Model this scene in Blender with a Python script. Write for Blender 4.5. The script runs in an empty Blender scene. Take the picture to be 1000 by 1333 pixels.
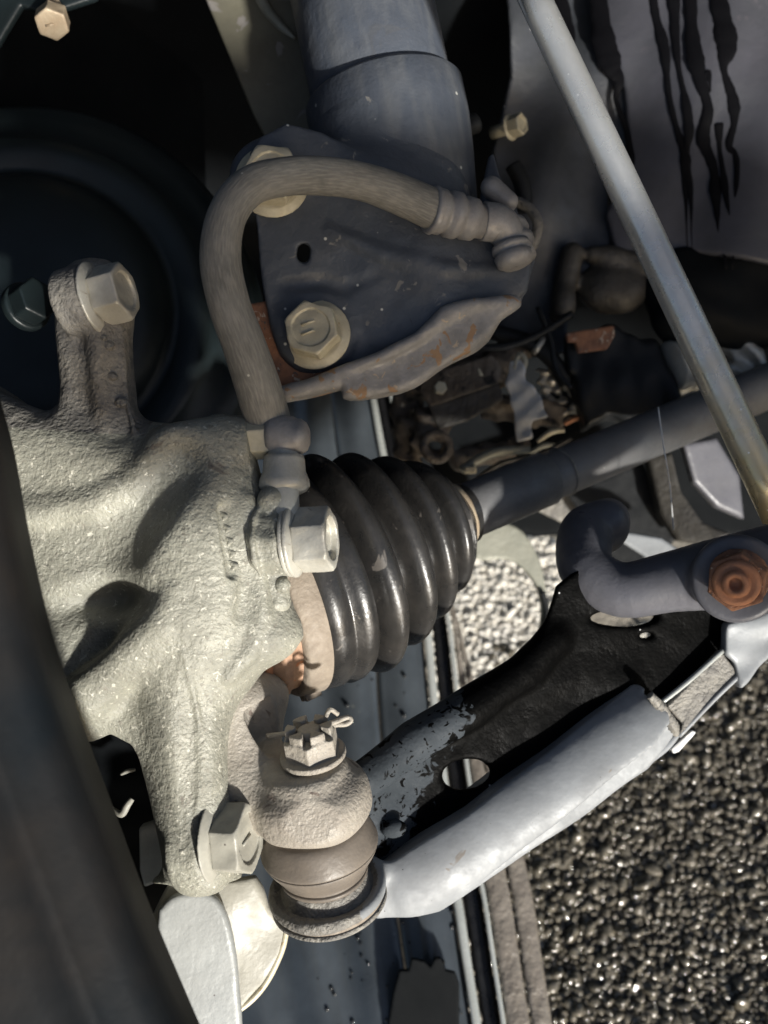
import bpy, math, random
import numpy as np
import openvdb
from mathutils import Vector, Matrix
random.seed(7); rng = np.random.default_rng(7)
R = math.radians
SC = bpy.context.scene
COL = SC.collection

# ------------------------------------------------------------------ frame
# Modelling frame: x right, y up, z towards the viewer, 1 unit = 0.36 mm.
S = 0.00036
CAMZ = 1250.0
PITCH = R(62)
GROUND = 1270.0
AX = Vector((1, 0, 0)); AY = Vector((0, math.sin(PITCH), math.cos(PITCH))); AZ = Vector((0, -math.cos(PITCH), math.sin(PITCH)))
M3 = np.array([AX, AY, AZ])            # rows: where x, y, z go in the world
ORG = np.array([0, 0, GROUND * S])
def W(p):
    return np.asarray(p, float) @ M3 * S + ORG
def V(px, py, z=0.0):
    k = (CAMZ - z) / CAMZ
    return np.array([(px - 500) * k, (666.5 - py) * k, z])
def K(z):
    return (CAMZ - z) / CAMZ

# ------------------------------------------------------------------ camera
cd = bpy.data.cameras.new('camera'); cam = bpy.data.objects.new('camera', cd); COL.objects.link(cam)
cd.sensor_fit = 'HORIZONTAL'; cd.sensor_width = 24; cd.lens = 24 / 0.8
cd.clip_start = 0.01; cd.clip_end = 100
cam.matrix_world = Matrix.Translation(Vector(W((0, 0, CAMZ)))) @ Matrix((AX, AY, AZ)).transposed().to_4x4()
cd.dof.use_dof = True; cd.dof.focus_distance = (CAMZ + 10) * S; cd.dof.aperture_fstop = 6.5
cd.dof.aperture_blades = 0
SC.camera = cam

# ------------------------------------------------------------------ light
SUNV = Vector((0.45, -0.58, 0.68)).normalized()
sd = (AX * SUNV.x + AY * SUNV.y + AZ * SUNV.z).normalized()
sl = bpy.data.lights.new('sun', 'SUN'); sun = bpy.data.objects.new('sun', sl); COL.objects.link(sun)
sl.energy = 5.0; sl.angle = R(3); sl.color = (1.0, 0.975, 0.92)
sun.rotation_euler = (-sd).to_track_quat('-Z', 'Y').to_euler()
w = bpy.data.worlds.new('World'); SC.world = w; w.use_nodes = True
nt = w.node_tree; bg = nt.nodes['Background']
sky = nt.nodes.new('ShaderNodeTexSky'); sky.sky_type = 'NISHITA'; sky.sun_disc = False
sky.air_density = .9; sky.dust_density = 2.2; sky.ozone_density = 0.8
sky.sun_elevation = math.asin(sd.z); sky.sun_rotation = math.atan2(sd.x, sd.y)
nt.links.new(sky.outputs[0], bg.inputs[0]); bg.inputs[1].default_value = 0.08
SC.view_settings.view_transform = 'Standard'; SC.view_settings.look = 'None'
SC.view_settings.exposure = 0.42; SC.view_settings.gamma = 1

# ------------------------------------------------------------------ materials
def lin(c):
    c = [x / 255 for x in c]
    return tuple(x / 12.92 if x < .04045 else ((x + .055) / 1.055) ** 2.4 for x in c) + (1,)
def mat(name, c1, c2=None, size=40, rough=.6, metal=0., bump=.3, bsize=7, bump2=0., b2size=30, spots=None, grad=None,
        flecks=None, streak=None, posg=None, coat=0., spec=.5, rvar=.15, detail=4):
    """c1/c2: albedos 0-1. spots/flecks: list of (albedo, size, threshold, rough)"""
    m = bpy.data.materials.new(name); m.use_nodes = True
    N = m.node_tree.nodes; L = m.node_tree.links
    b = N['Principled BSDF']
    tc = N.new('ShaderNodeTexCoord')
    src = tc.outputs['Object']
    def noise(sz, det=4, ro=.55, vec=src, dist=0.):
        n = N.new('ShaderNodeTexNoise'); n.inputs['Scale'].default_value = 1 / (sz * S)
        n.inputs['Detail'].default_value = det; n.inputs['Roughness'].default_value = ro
        n.inputs['Distortion'].default_value = dist
        L.new(vec, n.inputs['Vector']); return n.outputs['Fac']
    def ramp(f, a, bb):
        r = N.new('ShaderNodeMapRange'); r.inputs[1].default_value = a; r.inputs[2].default_value = bb
        r.clamp = True; L.new(f, r.inputs[0]); return r.outputs[0]
    def mix(f, a, bb):
        x = N.new('ShaderNodeMix'); x.data_type = 'RGBA'
        L.new(f, x.inputs[0])
        for i, v in ((6, a), (7, bb)):
            if isinstance(v, tuple): x.inputs[i].default_value = (v + (1,))[:4]
            else: L.new(v, x.inputs[i])
        return x.outputs[2]
    def mixf(f, a, bb):
        x = N.new('ShaderNodeMix'); x.data_type = 'FLOAT'
        L.new(f, x.inputs[0])
        for i, v in ((2, a), (3, bb)):
            if isinstance(v, (float, int)): x.inputs[i].default_value = v
            else: L.new(v, x.inputs[i])
        return x.outputs[0]
    c2 = c2 or tuple(x * .6 for x in c1)
    f = ramp(noise(size, detail, .6), .35, .68)
    col = mix(f, c1, c2)
    fine = ramp(noise(size * .16, 3, .6), .3, .7)
    col = mix(mixf(fine, 0., .35), col, tuple(x * .72 for x in c1))
    rg = mixf(ramp(noise(size * .5, 3), .3, .7), max(rough - rvar, .03), min(rough + rvar, 1.))
    if streak:                                   # along-the-part streaks, UV: x around, y along
        mp = N.new('ShaderNodeMapping'); mp.inputs['Scale'].default_value = streak[0] + (1,)
        L.new(tc.outputs['UV'], mp.inputs[0])
        n = N.new('ShaderNodeTexNoise'); n.inputs['Scale'].default_value = 1; n.inputs['Detail'].default_value = 3
        L.new(mp.outputs[0], n.inputs['Vector'])
        sfac = n.outputs['Fac']
        col = mix(mixf(ramp(sfac, .42, .66), 0., streak[2]), col, streak[1])
    if posg:                                     # shade painted in as black beyond a ragged line: (direction, offset, softness, colour)
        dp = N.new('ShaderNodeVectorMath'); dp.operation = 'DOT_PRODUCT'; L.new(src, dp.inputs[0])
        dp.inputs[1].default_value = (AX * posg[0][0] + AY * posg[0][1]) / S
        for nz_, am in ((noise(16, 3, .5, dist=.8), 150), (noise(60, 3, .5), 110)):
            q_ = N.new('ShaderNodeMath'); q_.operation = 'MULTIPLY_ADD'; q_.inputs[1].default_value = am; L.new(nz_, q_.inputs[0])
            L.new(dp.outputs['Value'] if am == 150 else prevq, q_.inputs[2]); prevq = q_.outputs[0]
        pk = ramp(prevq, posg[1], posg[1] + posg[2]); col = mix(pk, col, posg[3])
    if grad:                                     # tarnish that sets in along the part (UV y)
        sx = N.new('ShaderNodeSeparateXYZ'); L.new(tc.outputs['UV'], sx.inputs[0])
        ad_ = N.new('ShaderNodeMath'); ad_.operation = 'MULTIPLY_ADD'; ad_.inputs[1].default_value = 22; L.new(noise(24, 3), ad_.inputs[0]); L.new(sx.outputs[1], ad_.inputs[2])
        col = mix(ramp(ad_.outputs[0], grad[0], grad[1]), col, grad[2])
    for (sc_, sz, th, ro_) in (spots or []):
        k = ramp(noise(sz, 3, .55, dist=.6), th, th + .035)
        col = mix(k, col, sc_)
        if ro_ is not None: rg = mixf(k, rg, ro_)
    for (sc_, sz, th, ro_) in (flecks or []):
        v = N.new('ShaderNodeTexVoronoi'); v.inputs['Scale'].default_value = 1 / (sz * S)
        L.new(src, v.inputs['Vector'])
        nz = N.new('ShaderNodeMath'); nz.operation = 'GREATER_THAN'; nz.inputs[1].default_value = .6
        sep = N.new('ShaderNodeSeparateColor'); L.new(v.outputs['Color'], sep.inputs[0]); L.new(sep.outputs[0], nz.inputs[0])
        r = ramp(v.outputs['Distance'], th, th * .6)
        mm = N.new('ShaderNodeMath'); mm.operation = 'MULTIPLY'; L.new(r, mm.inputs[0]); L.new(nz.outputs[0], mm.inputs[1])
        col = mix(mm.outputs[0], col, sc_)
    L.new(col, b.inputs['Base Color']); L.new(rg, b.inputs['Roughness'])
    b.inputs['Metallic'].default_value = metal; b.inputs['Specular IOR Level'].default_value = spec
    b.inputs['Coat Weight'].default_value = coat; b.inputs['Coat Roughness'].default_value = .12
    prev = None
    for (st, sz, dist) in ((bump2, b2size, 6), (bump, bsize, 1.6)):
        if st <= 0: continue
        bp = N.new('ShaderNodeBump'); bp.inputs['Strength'].default_value = min(st, 1.)
        bp.inputs['Distance'].default_value = sz * S * .35 * max(st, 1.)
        L.new(noise(sz, 3, .5), bp.inputs['Height'])
        if prev: L.new(prev, bp.inputs['Normal'])
        prev = bp.outputs[0]
    if streak:
        bp = N.new('ShaderNodeBump'); bp.inputs['Strength'].default_value = .5; bp.inputs['Distance'].default_value = 2 * S
        L.new(sfac, bp.inputs['Height'])
        if prev: L.new(prev, bp.inputs['Normal'])
        prev = bp.outputs[0]
    if prev: L.new(prev, b.inputs['Normal'])
    return m

DUST = (.42, .39, .33)
MT = dict(
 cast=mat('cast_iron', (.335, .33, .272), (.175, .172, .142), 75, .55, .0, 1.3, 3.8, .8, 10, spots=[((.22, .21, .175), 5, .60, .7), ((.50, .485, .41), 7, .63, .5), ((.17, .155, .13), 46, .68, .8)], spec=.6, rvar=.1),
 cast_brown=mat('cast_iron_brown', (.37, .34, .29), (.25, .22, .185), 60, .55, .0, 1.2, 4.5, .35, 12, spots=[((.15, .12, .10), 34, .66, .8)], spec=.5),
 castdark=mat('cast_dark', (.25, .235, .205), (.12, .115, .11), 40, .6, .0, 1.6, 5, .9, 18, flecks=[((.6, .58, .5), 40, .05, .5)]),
 zinc=mat('zinc_plating', (.56, .545, .48), (.44, .42, .36), 26, .42, .25, .25, 5, .15, 20, spots=[((.34, .30, .24), 18, .68, .7)]),
 zincy=mat('zinc_yellow', (.60, .555, .415), (.48, .43, .31), 22, .45, .12, .2, 5, .1, 20, spots=[((.36, .27, .15), 16, .69, .7)]),
 paint=mat('strut_paint', (.090, .102, .122), (.050, .058, .073), 110, .5, .0, .4, 4, .35, 30, spots=[((.19, .185, .175), 26, .66, .7), ((.045, .05, .06), 44, .70, .6)], flecks=[((.6, .6, .55), 26, .10, .5), ((.5, .5, .46), 60, .045, .5)], detail=7),
 lip=mat('lip_dust', (.30, .29, .28), (.20, .195, .19), 30, .55, .1, .4, 6, .3, 20, spots=[((.30, .19, .11), 26, .60, .75), ((.42, .34, .25), 14, .66, .7)]),
 rust=mat('rust', (.34, .155, .08), (.16, .085, .06), 22, .75, .0, 1.0, 4, .5, 12, spots=[((.45, .38, .30), 12, .63, .6), ((.10, .08, .07), 9, .64, .7)]),
 rusttan=mat('rust_tan', (.46, .29, .19), (.34, .21, .14), 24, .75, .0, .8, 5, .4, 16, spots=[((.5, .2, .09), 16, .62, .7)]),
 rustbright=mat('rust_orange', (.50, .22, .11), (.36, .17, .10), 16, .7, .0, .4, 4),
 hose=mat('rubber_hose', (.215, .205, .18), (.135, .13, .115), 50, .62, .0, .25, 4, .0, 30, streak=((60, .5), (.31, .29, .25), .5), flecks=[((.55, .53, .45), 22, .10, .5)]),
 crimp=mat('crimp', (.34, .325, .31), (.26, .245, .235), 24, .5, .2, .3, 5, .1, 20),
 boot=mat('boot_rubber', (.022, .0215, .021), (.038, .035, .032), 60, .33, .0, .22, 5, .05, 30, spots=[((.10, .09, .08), 40, .66, .5)], flecks=[((.3, .29, .26), 30, .04, .5)], spec=.6, rvar=.10),
 band=mat('clamp_band', (.31, .26, .205), (.22, .18, .14), 22, .7, .0, .5, 5, .2, 20),
 bandy=mat('clamp_tan', (.50, .41, .29), (.40, .30, .20), 20, .5, .15, .3, 5, .1, 20),
 shaft=mat('shaft_paint', (.14, .142, .145), (.09, .092, .096), 60, .5, .0, .25, 5, .1, 30, flecks=[((.4, .38, .35), 24, .06, .5)], streak=((1.2, .03), (.19, .175, .16), .6)),
 blackpaint=mat('black_paint', (.012, .013, .014), (.02, .021, .022), 60, .45, .0, .15, 6, .1, 40, rvar=.08, spec=.2),
 arm=mat('arm_web_paint_shaded', (.055, .063, .072), (.030, .036, .042), 60, .5, .0, .4, 5, .3, 30, spots=[((.003, .003, .003), 12, .60, None), ((.003, .003, .003), 30, .64, None)], spec=.03, posg=((1.15, -.55), 48, 10, (.002, .002, .002)), flecks=[((.5, .5, .5), 26, .06, .5)]),  # slate paint; the shade over the web is put into the colour
 armgrey=mat('arm_edge_paint', (.29, .305, .32), (.19, .20, .21), 70, .5, .05, .12, 4, .12, 40, spots=[((.08, .08, .08), 8, .72, .6), ((.17, .155, .14), 44, .69, .6)], flecks=[((.06, .06, .07), 60, .05, .4), ((.75, .75, .75), 22, .05, .4)]),
 plate=mat('plate_grey', (.36, .375, .37), (.28, .29, .285), 60, .42, .1, .2, 6, .1, 40, flecks=[((.12, .11, .11), 30, .06, .5), ((.8, .8, .8), 36, .05, .4)]),
 cream=mat('plate_cream', (.38, .37, .32), (.28, .27, .23), 60, .5, .0, .25, 6, .1, 40, flecks=[((.10, .09, .08), 24, .09, .5)]),
 rubberb=mat('boot_brown', (.185, .158, .13), (.115, .098, .082), 40, .5, .0, .25, 5, .05, 30, spots=[((.15, .125, .10), 14, .70, .7)]),
 rod=mat('rod_steel', (.60, .61, .60), (.50, .505, .50), 60, .3, .65, .08, 4, .0, 30, flecks=[((.75, .75, .72), 14, .12, .4)], rvar=.08, grad=(58, 86, (.46, .39, .23))),
 rody=mat('rod_tarnish', (.50, .43, .28), (.33, .29, .20), 30, .34, .7, .2, 4, .05, 30, flecks=[((.12, .10, .07), 14, .12, .4)]),
 stab=mat('stab_paint', (.115, .115, .13), (.08, .08, .092), 70, .42, .0, .2, 5, .1, 30, flecks=[((.4, .4, .4), 40, .04, .5)]),
 panel=mat('inner_panel', (.058, .058, .070), (.030, .032, .040), 150, .5, .0, .15, 5, .15, 60, spots=[((.055, .05, .06), 80, .66, .6)], flecks=[((.4, .4, .4), 50, .04, .5)]),
 panelblue=mat('inner_panel_blue', (.058, .062, .072), (.022, .025, .028), 110, .45, .0, .15, 5, .2, 60, flecks=[((.4, .4, .4), 44, .05, .5)]),
 paint_tube=mat('strut_tube_paint', (.078, .090, .112), (.050, .058, .075), 120, .48, .0, .3, 4, .2, 40, streak=((26, .09), (.13, .135, .14), .5), spots=[((.06, .066, .078), 60, .66, .6)], flecks=[((.55, .55, .5), 50, .06, .5)]),
 drip=mat('sealant', (.003, .003, .004), (.004, .004, .005), 40, .5, .0, .05, 6, .0, 30, rvar=.03, spec=.06),
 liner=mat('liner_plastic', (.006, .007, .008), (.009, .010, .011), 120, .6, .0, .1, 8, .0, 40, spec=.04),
 disc=mat('shield_dark', (.012, .019, .021), (.007, .011, .012), 160, .42, .0, .08, 8, .06, 60, rvar=.06),
 beige=mat('beige_panel', (.155, .145, .105), (.10, .092, .068), 120, .6, .0, .2, 8, .1, 60, spots=[((.20, .185, .17), 60, .60, .6)]),
 darkcast=mat('dark_grimy_casting', (.055, .05, .042), (.022, .02, .018), 60, .55, .0, .5, 8, .3, 30),
 brownm=mat('grimy_casting', (.15, .125, .10), (.075, .062, .052), 50, .6, .0, .8, 8, .6, 30, spots=[((.02, .018, .016), 40, .62, .6), ((.30, .27, .22), 14, .70, .5)]),
 greenish=mat('green_grey_metal', (.30, .30, .25), (.20, .205, .17), 50, .5, .1, .3, 6, .2, 30),
 white=mat('white_label', (.80, .80, .78), (.68, .68, .66), 30, .5, .0, .2, 6, .4, 30),
 alu=mat('aluminium', (.58, .56, .50), (.40, .38, .33), 40, .38, .5, .4, 6, .4, 30),
 sill=mat('sill_paint', (.07, .082, .094), (.04, .048, .056), 120, .22, .0, .05, 8, .05, 60, spots=[((.16, .16, .13), 40, .70, .4)], coat=.4, rvar=.06),
 sillb=mat('sill_black', (.008, .008, .009), (.012, .012, .013), 80, .3, .0, .08, 8),
 chrome=mat('bright_strip', (.50, .52, .50), (.38, .40, .38), 60, .25, .3, .08, 8),
 brownstrip=mat('seal_strip', (.22, .195, .165), (.15, .13, .11), 40, .35, .0, .4, 8, .7, 22, coat=.5),
 webblack=mat('web_black', (.0035, .0035, .004), (.005, .005, .006), 60, .6, .0, .15, 6, .1, 40, rvar=.05, spec=.12),
 tyre=mat('tyre_rubber', (.008, .011, .014), (.021, .018, .016), 260, .6, .0, .15, 5, .1, 60, rvar=.05, spec=.08),
 drop=mat('water_bead', (.012, .014, .016), (.02, .022, .024), 20, .08, .0, .0, 5, rvar=.02),
 asph=mat('asphalt_binder', (.030, .027, .023), (.05, .045, .037), 60, .4, .0, .8, 10, .6, 30),
 stone=mat('asphalt_stone', (.17, .15, .115), (.032, .028, .020), 20, .12, .0, .35, 5, .0, 30, spots=[((.20, .18, .14), 16, .66, .4)], rvar=.1, spec=.8),
 stoneglare=mat('asphalt_stone_glare', (.88, .85, .78), (.55, .51, .43), 12, .45, .0, .3, 5, .0, 30, spots=[((.2, .18, .14), 14, .66, .4)]),  # white glare on the asphalt put into the stone colour
 asphglare=mat('asphalt_binder_glare', (.40, .36, .30), (.28, .25, .2), 60, .7, .0, .8, 10, .6, 30),  # binder made pale for the same glare
)

# ------------------------------------------------------------------ object helpers
def setp(o, label=None, cat=None, group=None, kind=None):
    if label: o['label'] = label
    if cat: o['category'] = cat
    if group: o['group'] = group
    if kind: o['kind'] = kind
    return o
def thing(name, label, cat, at, group=None):
    o = bpy.data.objects.new(name, None); COL.objects.link(o)
    o.location = W(at); o.empty_display_size = .01
    bpy.context.view_layer.update()
    return setp(o, label, cat, group)
ROOTLOC = {}
def mesh(name, verts, faces, m, parent=None, smooth=True, uv=None, origin=None, label=None, mid=None):
    verts = np.asarray(verts, float)
    if origin is None: origin = verts.mean(0)
    wo = W(origin)
    me = bpy.data.meshes.new(name)
    vw = (verts - origin) @ M3 * S
    me.from_pydata(vw.tolist(), [], [list(map(int, f)) for f in faces] if not isinstance(faces, np.ndarray) else faces.tolist())
    ms = m if isinstance(m, (list, tuple)) else [m]
    for x in ms: me.materials.append(MT[x] if isinstance(x, str) else x)
    if mid is not None: me.polygons.foreach_set('material_index', np.asarray(mid, dtype='i4'))
    if smooth: me.polygons.foreach_set('use_smooth', [True] * len(me.polygons))
    if uv is not None:
        l = me.uv_layers.new(name='UVMap')
        vi = np.zeros(len(me.loops), 'i4'); me.loops.foreach_get('vertex_index', vi)
        l.data.foreach_set('uv', np.asarray(uv, 'f4')[vi].ravel())
    me.update()
    o = bpy.data.objects.new(name, me); COL.objects.link(o)
    if parent is not None:
        o.parent = parent
        base = ploc(parent)
        o.location = Vector(wo) - base
    else: o.location = wo
    o['_w'] = 0; del o['_w']
    ROOTLOC[o.name] = Vector(wo)
    if label: o['label'] = label
    return o
def ploc(p):
    return ROOTLOC.get(p.name, p.location.copy())

# --- signed distance solids
def nrm(v): v = np.asarray(v, float); return v / np.linalg.norm(v)
def frame(wd, up=(0, 1, 0)):
    wd = nrm(wd); u = np.cross(up, wd)
    if np.linalg.norm(u) < 1e-3: u = np.cross((1, 0, 0), wd)
    u = nrm(u); v = np.cross(wd, u); return u, v, wd
def lc(P, o, F):
    x, y, z = P[0] - o[0], P[1] - o[1], P[2] - o[2]
    return [f[0] * x + f[1] * y + f[2] * z for f in F]
def cap(a, b, ra, rb=None):
    rb = ra if rb is None else rb; a = np.asarray(a, float); b = np.asarray(b, float); d = b - a; L2 = d @ d
    def f(P):
        x, y, z = P[0] - a[0], P[1] - a[1], P[2] - a[2]
        t = np.clip((x * d[0] + y * d[1] + z * d[2]) / L2, 0, 1)
        return np.sqrt((x - t * d[0]) ** 2 + (y - t * d[1]) ** 2 + (z - t * d[2]) ** 2) - (ra + (rb - ra) * t)
    return f
def chain(pts, rs):
    fs = [cap(pts[i], pts[i + 1], rs[i], rs[i + 1]) for i in range(len(pts) - 1)]
    def f(P):
        d = fs[0](P)
        for g in fs[1:]: d = np.minimum(d, g(P))
        return d
    return f
def ell(c, r, F=None):
    F = F or (np.array((1, 0, 0)), np.array((0, 1, 0)), np.array((0, 0, 1))); r = np.asarray(r, float)
    def f(P):
        x, y, z = lc(P, c, F)
        k = np.sqrt((x / r[0]) ** 2 + (y / r[1]) ** 2 + (z / r[2]) ** 2)
        return (k - 1) * r.min()
    return f
def cyl(a, wd, r, h, rd=2.):
    F = frame(wd)
    def f(P):
        x, y, z = lc(P, a, F)
        dr = np.sqrt(x * x + y * y) - r + rd; dz = np.abs(z - h / 2) - h / 2 + rd
        return np.minimum(np.maximum(dr, dz), 0) + np.sqrt(np.maximum(dr, 0) ** 2 + np.maximum(dz, 0) ** 2) - rd
    return f
def hexa(a, wd, r, h, rot=0., rd=1.5, dish=0.):
    F = frame(wd)
    def f(P):
        x, y, z = lc(P, a, F)
        d = None
        for k in range(3):
            t = rot + k * math.pi / 3
            q = np.abs(x * math.cos(t) + y * math.sin(t)) - r * .866
            d = q if d is None else np.maximum(d, q)
        d = d + rd; dz = np.abs(z - h / 2) - h / 2 + rd
        o = np.minimum(np.maximum(d, dz), 0) + np.sqrt(np.maximum(d, 0) ** 2 + np.maximum(dz, 0) ** 2) - rd
        rr = np.sqrt(x * x + y * y)
        o = np.maximum(o, (rr * .5 + (z - h) * .87 - r * .445))
        if dish: o = np.maximum(o, -(np.maximum(rr - r * .66, (h - dish) - z)))
        return o
    return f
def box(c, hf, F=None, rd=3.):
    F = F or (np.array((1, 0, 0)), np.array((0, 1, 0)), np.array((0, 0, 1)))
    def f(P):
        q = [np.abs(t) - h + rd for t, h in zip(lc(P, c, F), hf)]
        return np.minimum(np.maximum(np.maximum(q[0], q[1]), q[2]), 0) + np.sqrt(sum(np.maximum(t, 0) ** 2 for t in q)) - rd
    return f
def spline(pts, n=8, closed=False):
    P = np.asarray(pts, float); out = []
    m = len(P)
    rngi = range(m if closed else m - 1)
    for i in rngi:
        if closed: p0, p1, p2, p3 = P[(i - 1) % m], P[i], P[(i + 1) % m], P[(i + 2) % m]
        else: p0, p1, p2, p3 = P[max(i - 1, 0)], P[i], P[i + 1], P[min(i + 2, m - 1)]
        for k in range(n):
            t = k / n
            out.append(.5 * ((2 * p1) + (-p0 + p2) * t + (2 * p0 - 5 * p1 + 4 * p2 - p3) * t * t + (-p0 + 3 * p1 - 3 * p2 + p3) * t ** 3))
    if not closed: out.append(P[-1])
    return np.array(out)
def slab(pts, z, th, g=(0, 0), c0=None, rd=4., curv=(0, 0), smooth=0, zf=None):
    """plate whose outline passes through the given points; z = middle surface at c0, g = slope, th = half thickness"""
    c0 = c0 or (pts[0][0], pts[0][1])
    x0, y0, _ = V(c0[0], c0[1], z)
    zc = zf or (lambda x, y: z + g[0] * (x - x0) + g[1] * (y - y0) + curv[0] * (x - x0) ** 2 + curv[1] * (y - y0) ** 2)
    if smooth: pts = spline(pts, smooth, True)
    out = []
    for p in pts:
        q = V(p[0], p[1], z)
        for _ in range(6): q = V(p[0], p[1], float(zc(q[0], q[1])))
        out.append(q[:2])
    Q = np.array(out); n = len(Q)
    gn = math.sqrt(1 + g[0] ** 2 + g[1] ** 2)
    def f(P):
        x, y, zz = P
        d2 = None; sgn = None
        for i in range(n):
            a = Q[i]; b = Q[(i + 1) % n]; e = b - a; L2 = e @ e + 1e-9
            wx, wy = x - a[0], y - a[1]
            t = np.clip((wx * e[0] + wy * e[1]) / L2, 0, 1)
            dd = (wx - e[0] * t) ** 2 + (wy - e[1] * t) ** 2
            cr = e[0] * wy - e[1] * wx
            c1 = (y >= a[1]); c2 = (y < b[1]); 
            flip = (c1 & c2 & (cr > 0)) | (~c1 & ~c2 & (cr < 0))
            d2 = dd if d2 is None else np.minimum(d2, dd)
            sgn = flip if sgn is None else sgn ^ flip
        dxy = np.sqrt(d2) * np.where(sgn, -1, 1) + rd
        dz = (np.abs(zz - zc(x, y)) - th) / gn + rd
        return np.minimum(np.maximum(dxy, dz), 0) + np.sqrt(np.maximum(dxy, 0) ** 2 + np.maximum(dz, 0) ** 2) - rd
    return f
def su(k, *fs):
    def f(P):
        d = fs[0](P)
        for g in fs[1:]:
            e = g(P); h = np.clip(.5 + .5 * (e - d) / k, 0, 1)
            d = e + (d - e) * h - k * h * (1 - h)
        return d
    return f
def sub(k, a, *bs):
    def f(P):
        d = a(P)
        for g in bs:
            e = -g(P); h = np.clip(.5 - .5 * (e - d) / k, 0, 1)
            d = d + (e - d) * (1 - h) if False else np.maximum(d, e) + k * .25 * np.maximum(1 - np.abs(d - e) / k, 0) ** 2
        return d
    return f
def wobble(a, amp, sz, seed=0):
    r = np.random.default_rng(seed); ws = [(nrm(r.normal(size=3)) * (2 * math.pi / sz) * r.uniform(.6, 1.5), r.uniform(0, 6.28)) for _ in range(7)]
    def f(P):
        n = 0
        for q, ph in ws: n = n + np.sin(P[0] * q[0] + P[1] * q[1] + P[2] * q[2] + ph)
        return a(P) + n * (amp / 2.6)
    return f
def solid(name, f, lo, hi, vx, m, parent=None, label=None, pick=None, origin=None):
    """lo/hi: bounding box in the modelling frame; vx: voxel"""
    lo, hi = np.minimum(lo, hi).astype(float), np.maximum(lo, hi).astype(float)
    n = np.ceil((hi - lo) / vx).astype(int) + 1
    P = [np.arange(n[0], dtype='f4')[:, None, None] * vx + lo[0], np.arange(n[1], dtype='f4')[None, :, None] * vx + lo[1],
         np.arange(n[2], dtype='f4')[None, None, :] * vx + lo[2]]
    d = np.broadcast_to(f(P), n).astype('f4').copy()
    for sl_ in ((0,), (-1,)):
        d[sl_[0], :, :] = np.maximum(d[sl_[0], :, :], vx * .5); d[:, sl_[0], :] = np.maximum(d[:, sl_[0], :], vx * .5); d[:, :, sl_[0]] = np.maximum(d[:, :, sl_[0]], vx * .5)
    d = np.clip(d, -4 * vx, 4 * vx)
    g = openvdb.FloatGrid(background=float(4 * vx)); g.copyFromArray(d)
    pts, _, q = g.convertToPolygons(isovalue=0.0, adaptivity=0.0)
    if len(pts) == 0: print('EMPTY', name); return None
    pts = pts * vx + lo
    q = q.astype(int)
    a, b, c = pts[q[:, 0]], pts[q[:, 1]], pts[q[:, 2]]
    if (np.einsum('ij,ij->i', np.cross(b - a, c - a), a - pts.mean(0))).sum() < 0: q = q[:, ::-1]
    mid = None
    if pick is not None: mid = pick(pts[q].mean(1))
    return mesh(name, pts, q, m, parent, label=label, mid=mid, origin=origin)
def surf(f, px, py, z0=260, z1=-200):
    zs = np.arange(z0, z1, -1.5); Q = np.array([V(px, py, z) for z in zs], 'f4')
    d = f([Q[:, 0], Q[:, 1], Q[:, 2]]); i = int(np.argmax(d < 0)) if (d < 0).any() else len(zs) - 1
    return Q[i].astype(float)
def bb(*pts, pad=0):
    A = np.array(pts, float); return A.min(0) - pad, A.max(0) + pad

# --- tubes and lathes
def tube(name, pts, rs, m, parent=None, seg=24, n=6, sm=True, label=None, flat=1., twist=0., z_px=True, ripple=None):
    """pts: modelling frame; rs: radii, same length"""
    A = np.column_stack([np.array(pts, float), np.array(rs, float)])
    if sm and len(A) > 2: A = spline(A, n)
    P, r = A[:, :3], A[:, 3]
    T = np.gradient(P, axis=0); T /= np.linalg.norm(T, axis=1)[:, None]
    u = np.cross(T[0], (0, 0, 1.)); u = nrm(u) if np.linalg.norm(u) > 1e-3 else np.array((1., 0, 0))
    verts, uv = [], []; s = 0
    for i in range(len(P)):
        if i: s += np.linalg.norm(P[i] - P[i - 1])
        u = nrm(u - (u @ T[i]) * T[i]); v = np.cross(T[i], u)
        for k in range(seg + 1):
            t = 2 * math.pi * k / seg
            rr = r[i] * (1 + (ripple(s, t) if ripple else 0))
            verts.append(P[i] + rr * (u * math.cos(t) + v * math.sin(t) * flat)); uv.append((k / seg, s / 10))
    faces = []
    w_ = seg + 1
    for i in range(len(P) - 1):
        for k in range(seg):
            faces.append((i * w_ + k, i * w_ + k + 1, (i + 1) * w_ + k + 1, (i + 1) * w_ + k))
    for i, fl in ((0, 1), (len(P) - 1, -1)):
        verts.append(P[i]); uv.append((.5, 0)); c = len(verts) - 1
        for k in range(seg):
            a, b = i * w_ + k, i * w_ + k + 1
            faces.append((c, b, a) if fl == 1 else (c, a, b))
    return mesh(name, verts, faces, m, parent, uv=uv, label=label)
def lathe(name, a, wd, prof, m, parent=None, seg=64, label=None, arc=(0, 2 * math.pi), wob=0.):
    """prof: list of (t along axis, radius)"""
    u, v, wd = frame(wd); a = np.asarray(a, float); full = abs(arc[1] - arc[0]) > 6.28
    verts, uv = [], []; ns = seg + 1
    for (t, r) in prof:
        for k in range(ns):
            an = arc[0] + (arc[1] - arc[0]) * k / seg
            q = r + (wob * math.sin(an * 3 + t * .1) * (r > 1) if wob else 0)
            verts.append(a + wd * t + (u * math.cos(an) + v * math.sin(an)) * q); uv.append((k / seg, t / 10))
    faces = []
    for i in range(len(prof) - 1):
        for k in range(seg):
            faces.append((i * ns + k, i * ns + k + 1, (i + 1) * ns + k + 1, (i + 1) * ns + k))
    return mesh(name, verts, faces, m, parent, uv=uv, label=label)

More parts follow.
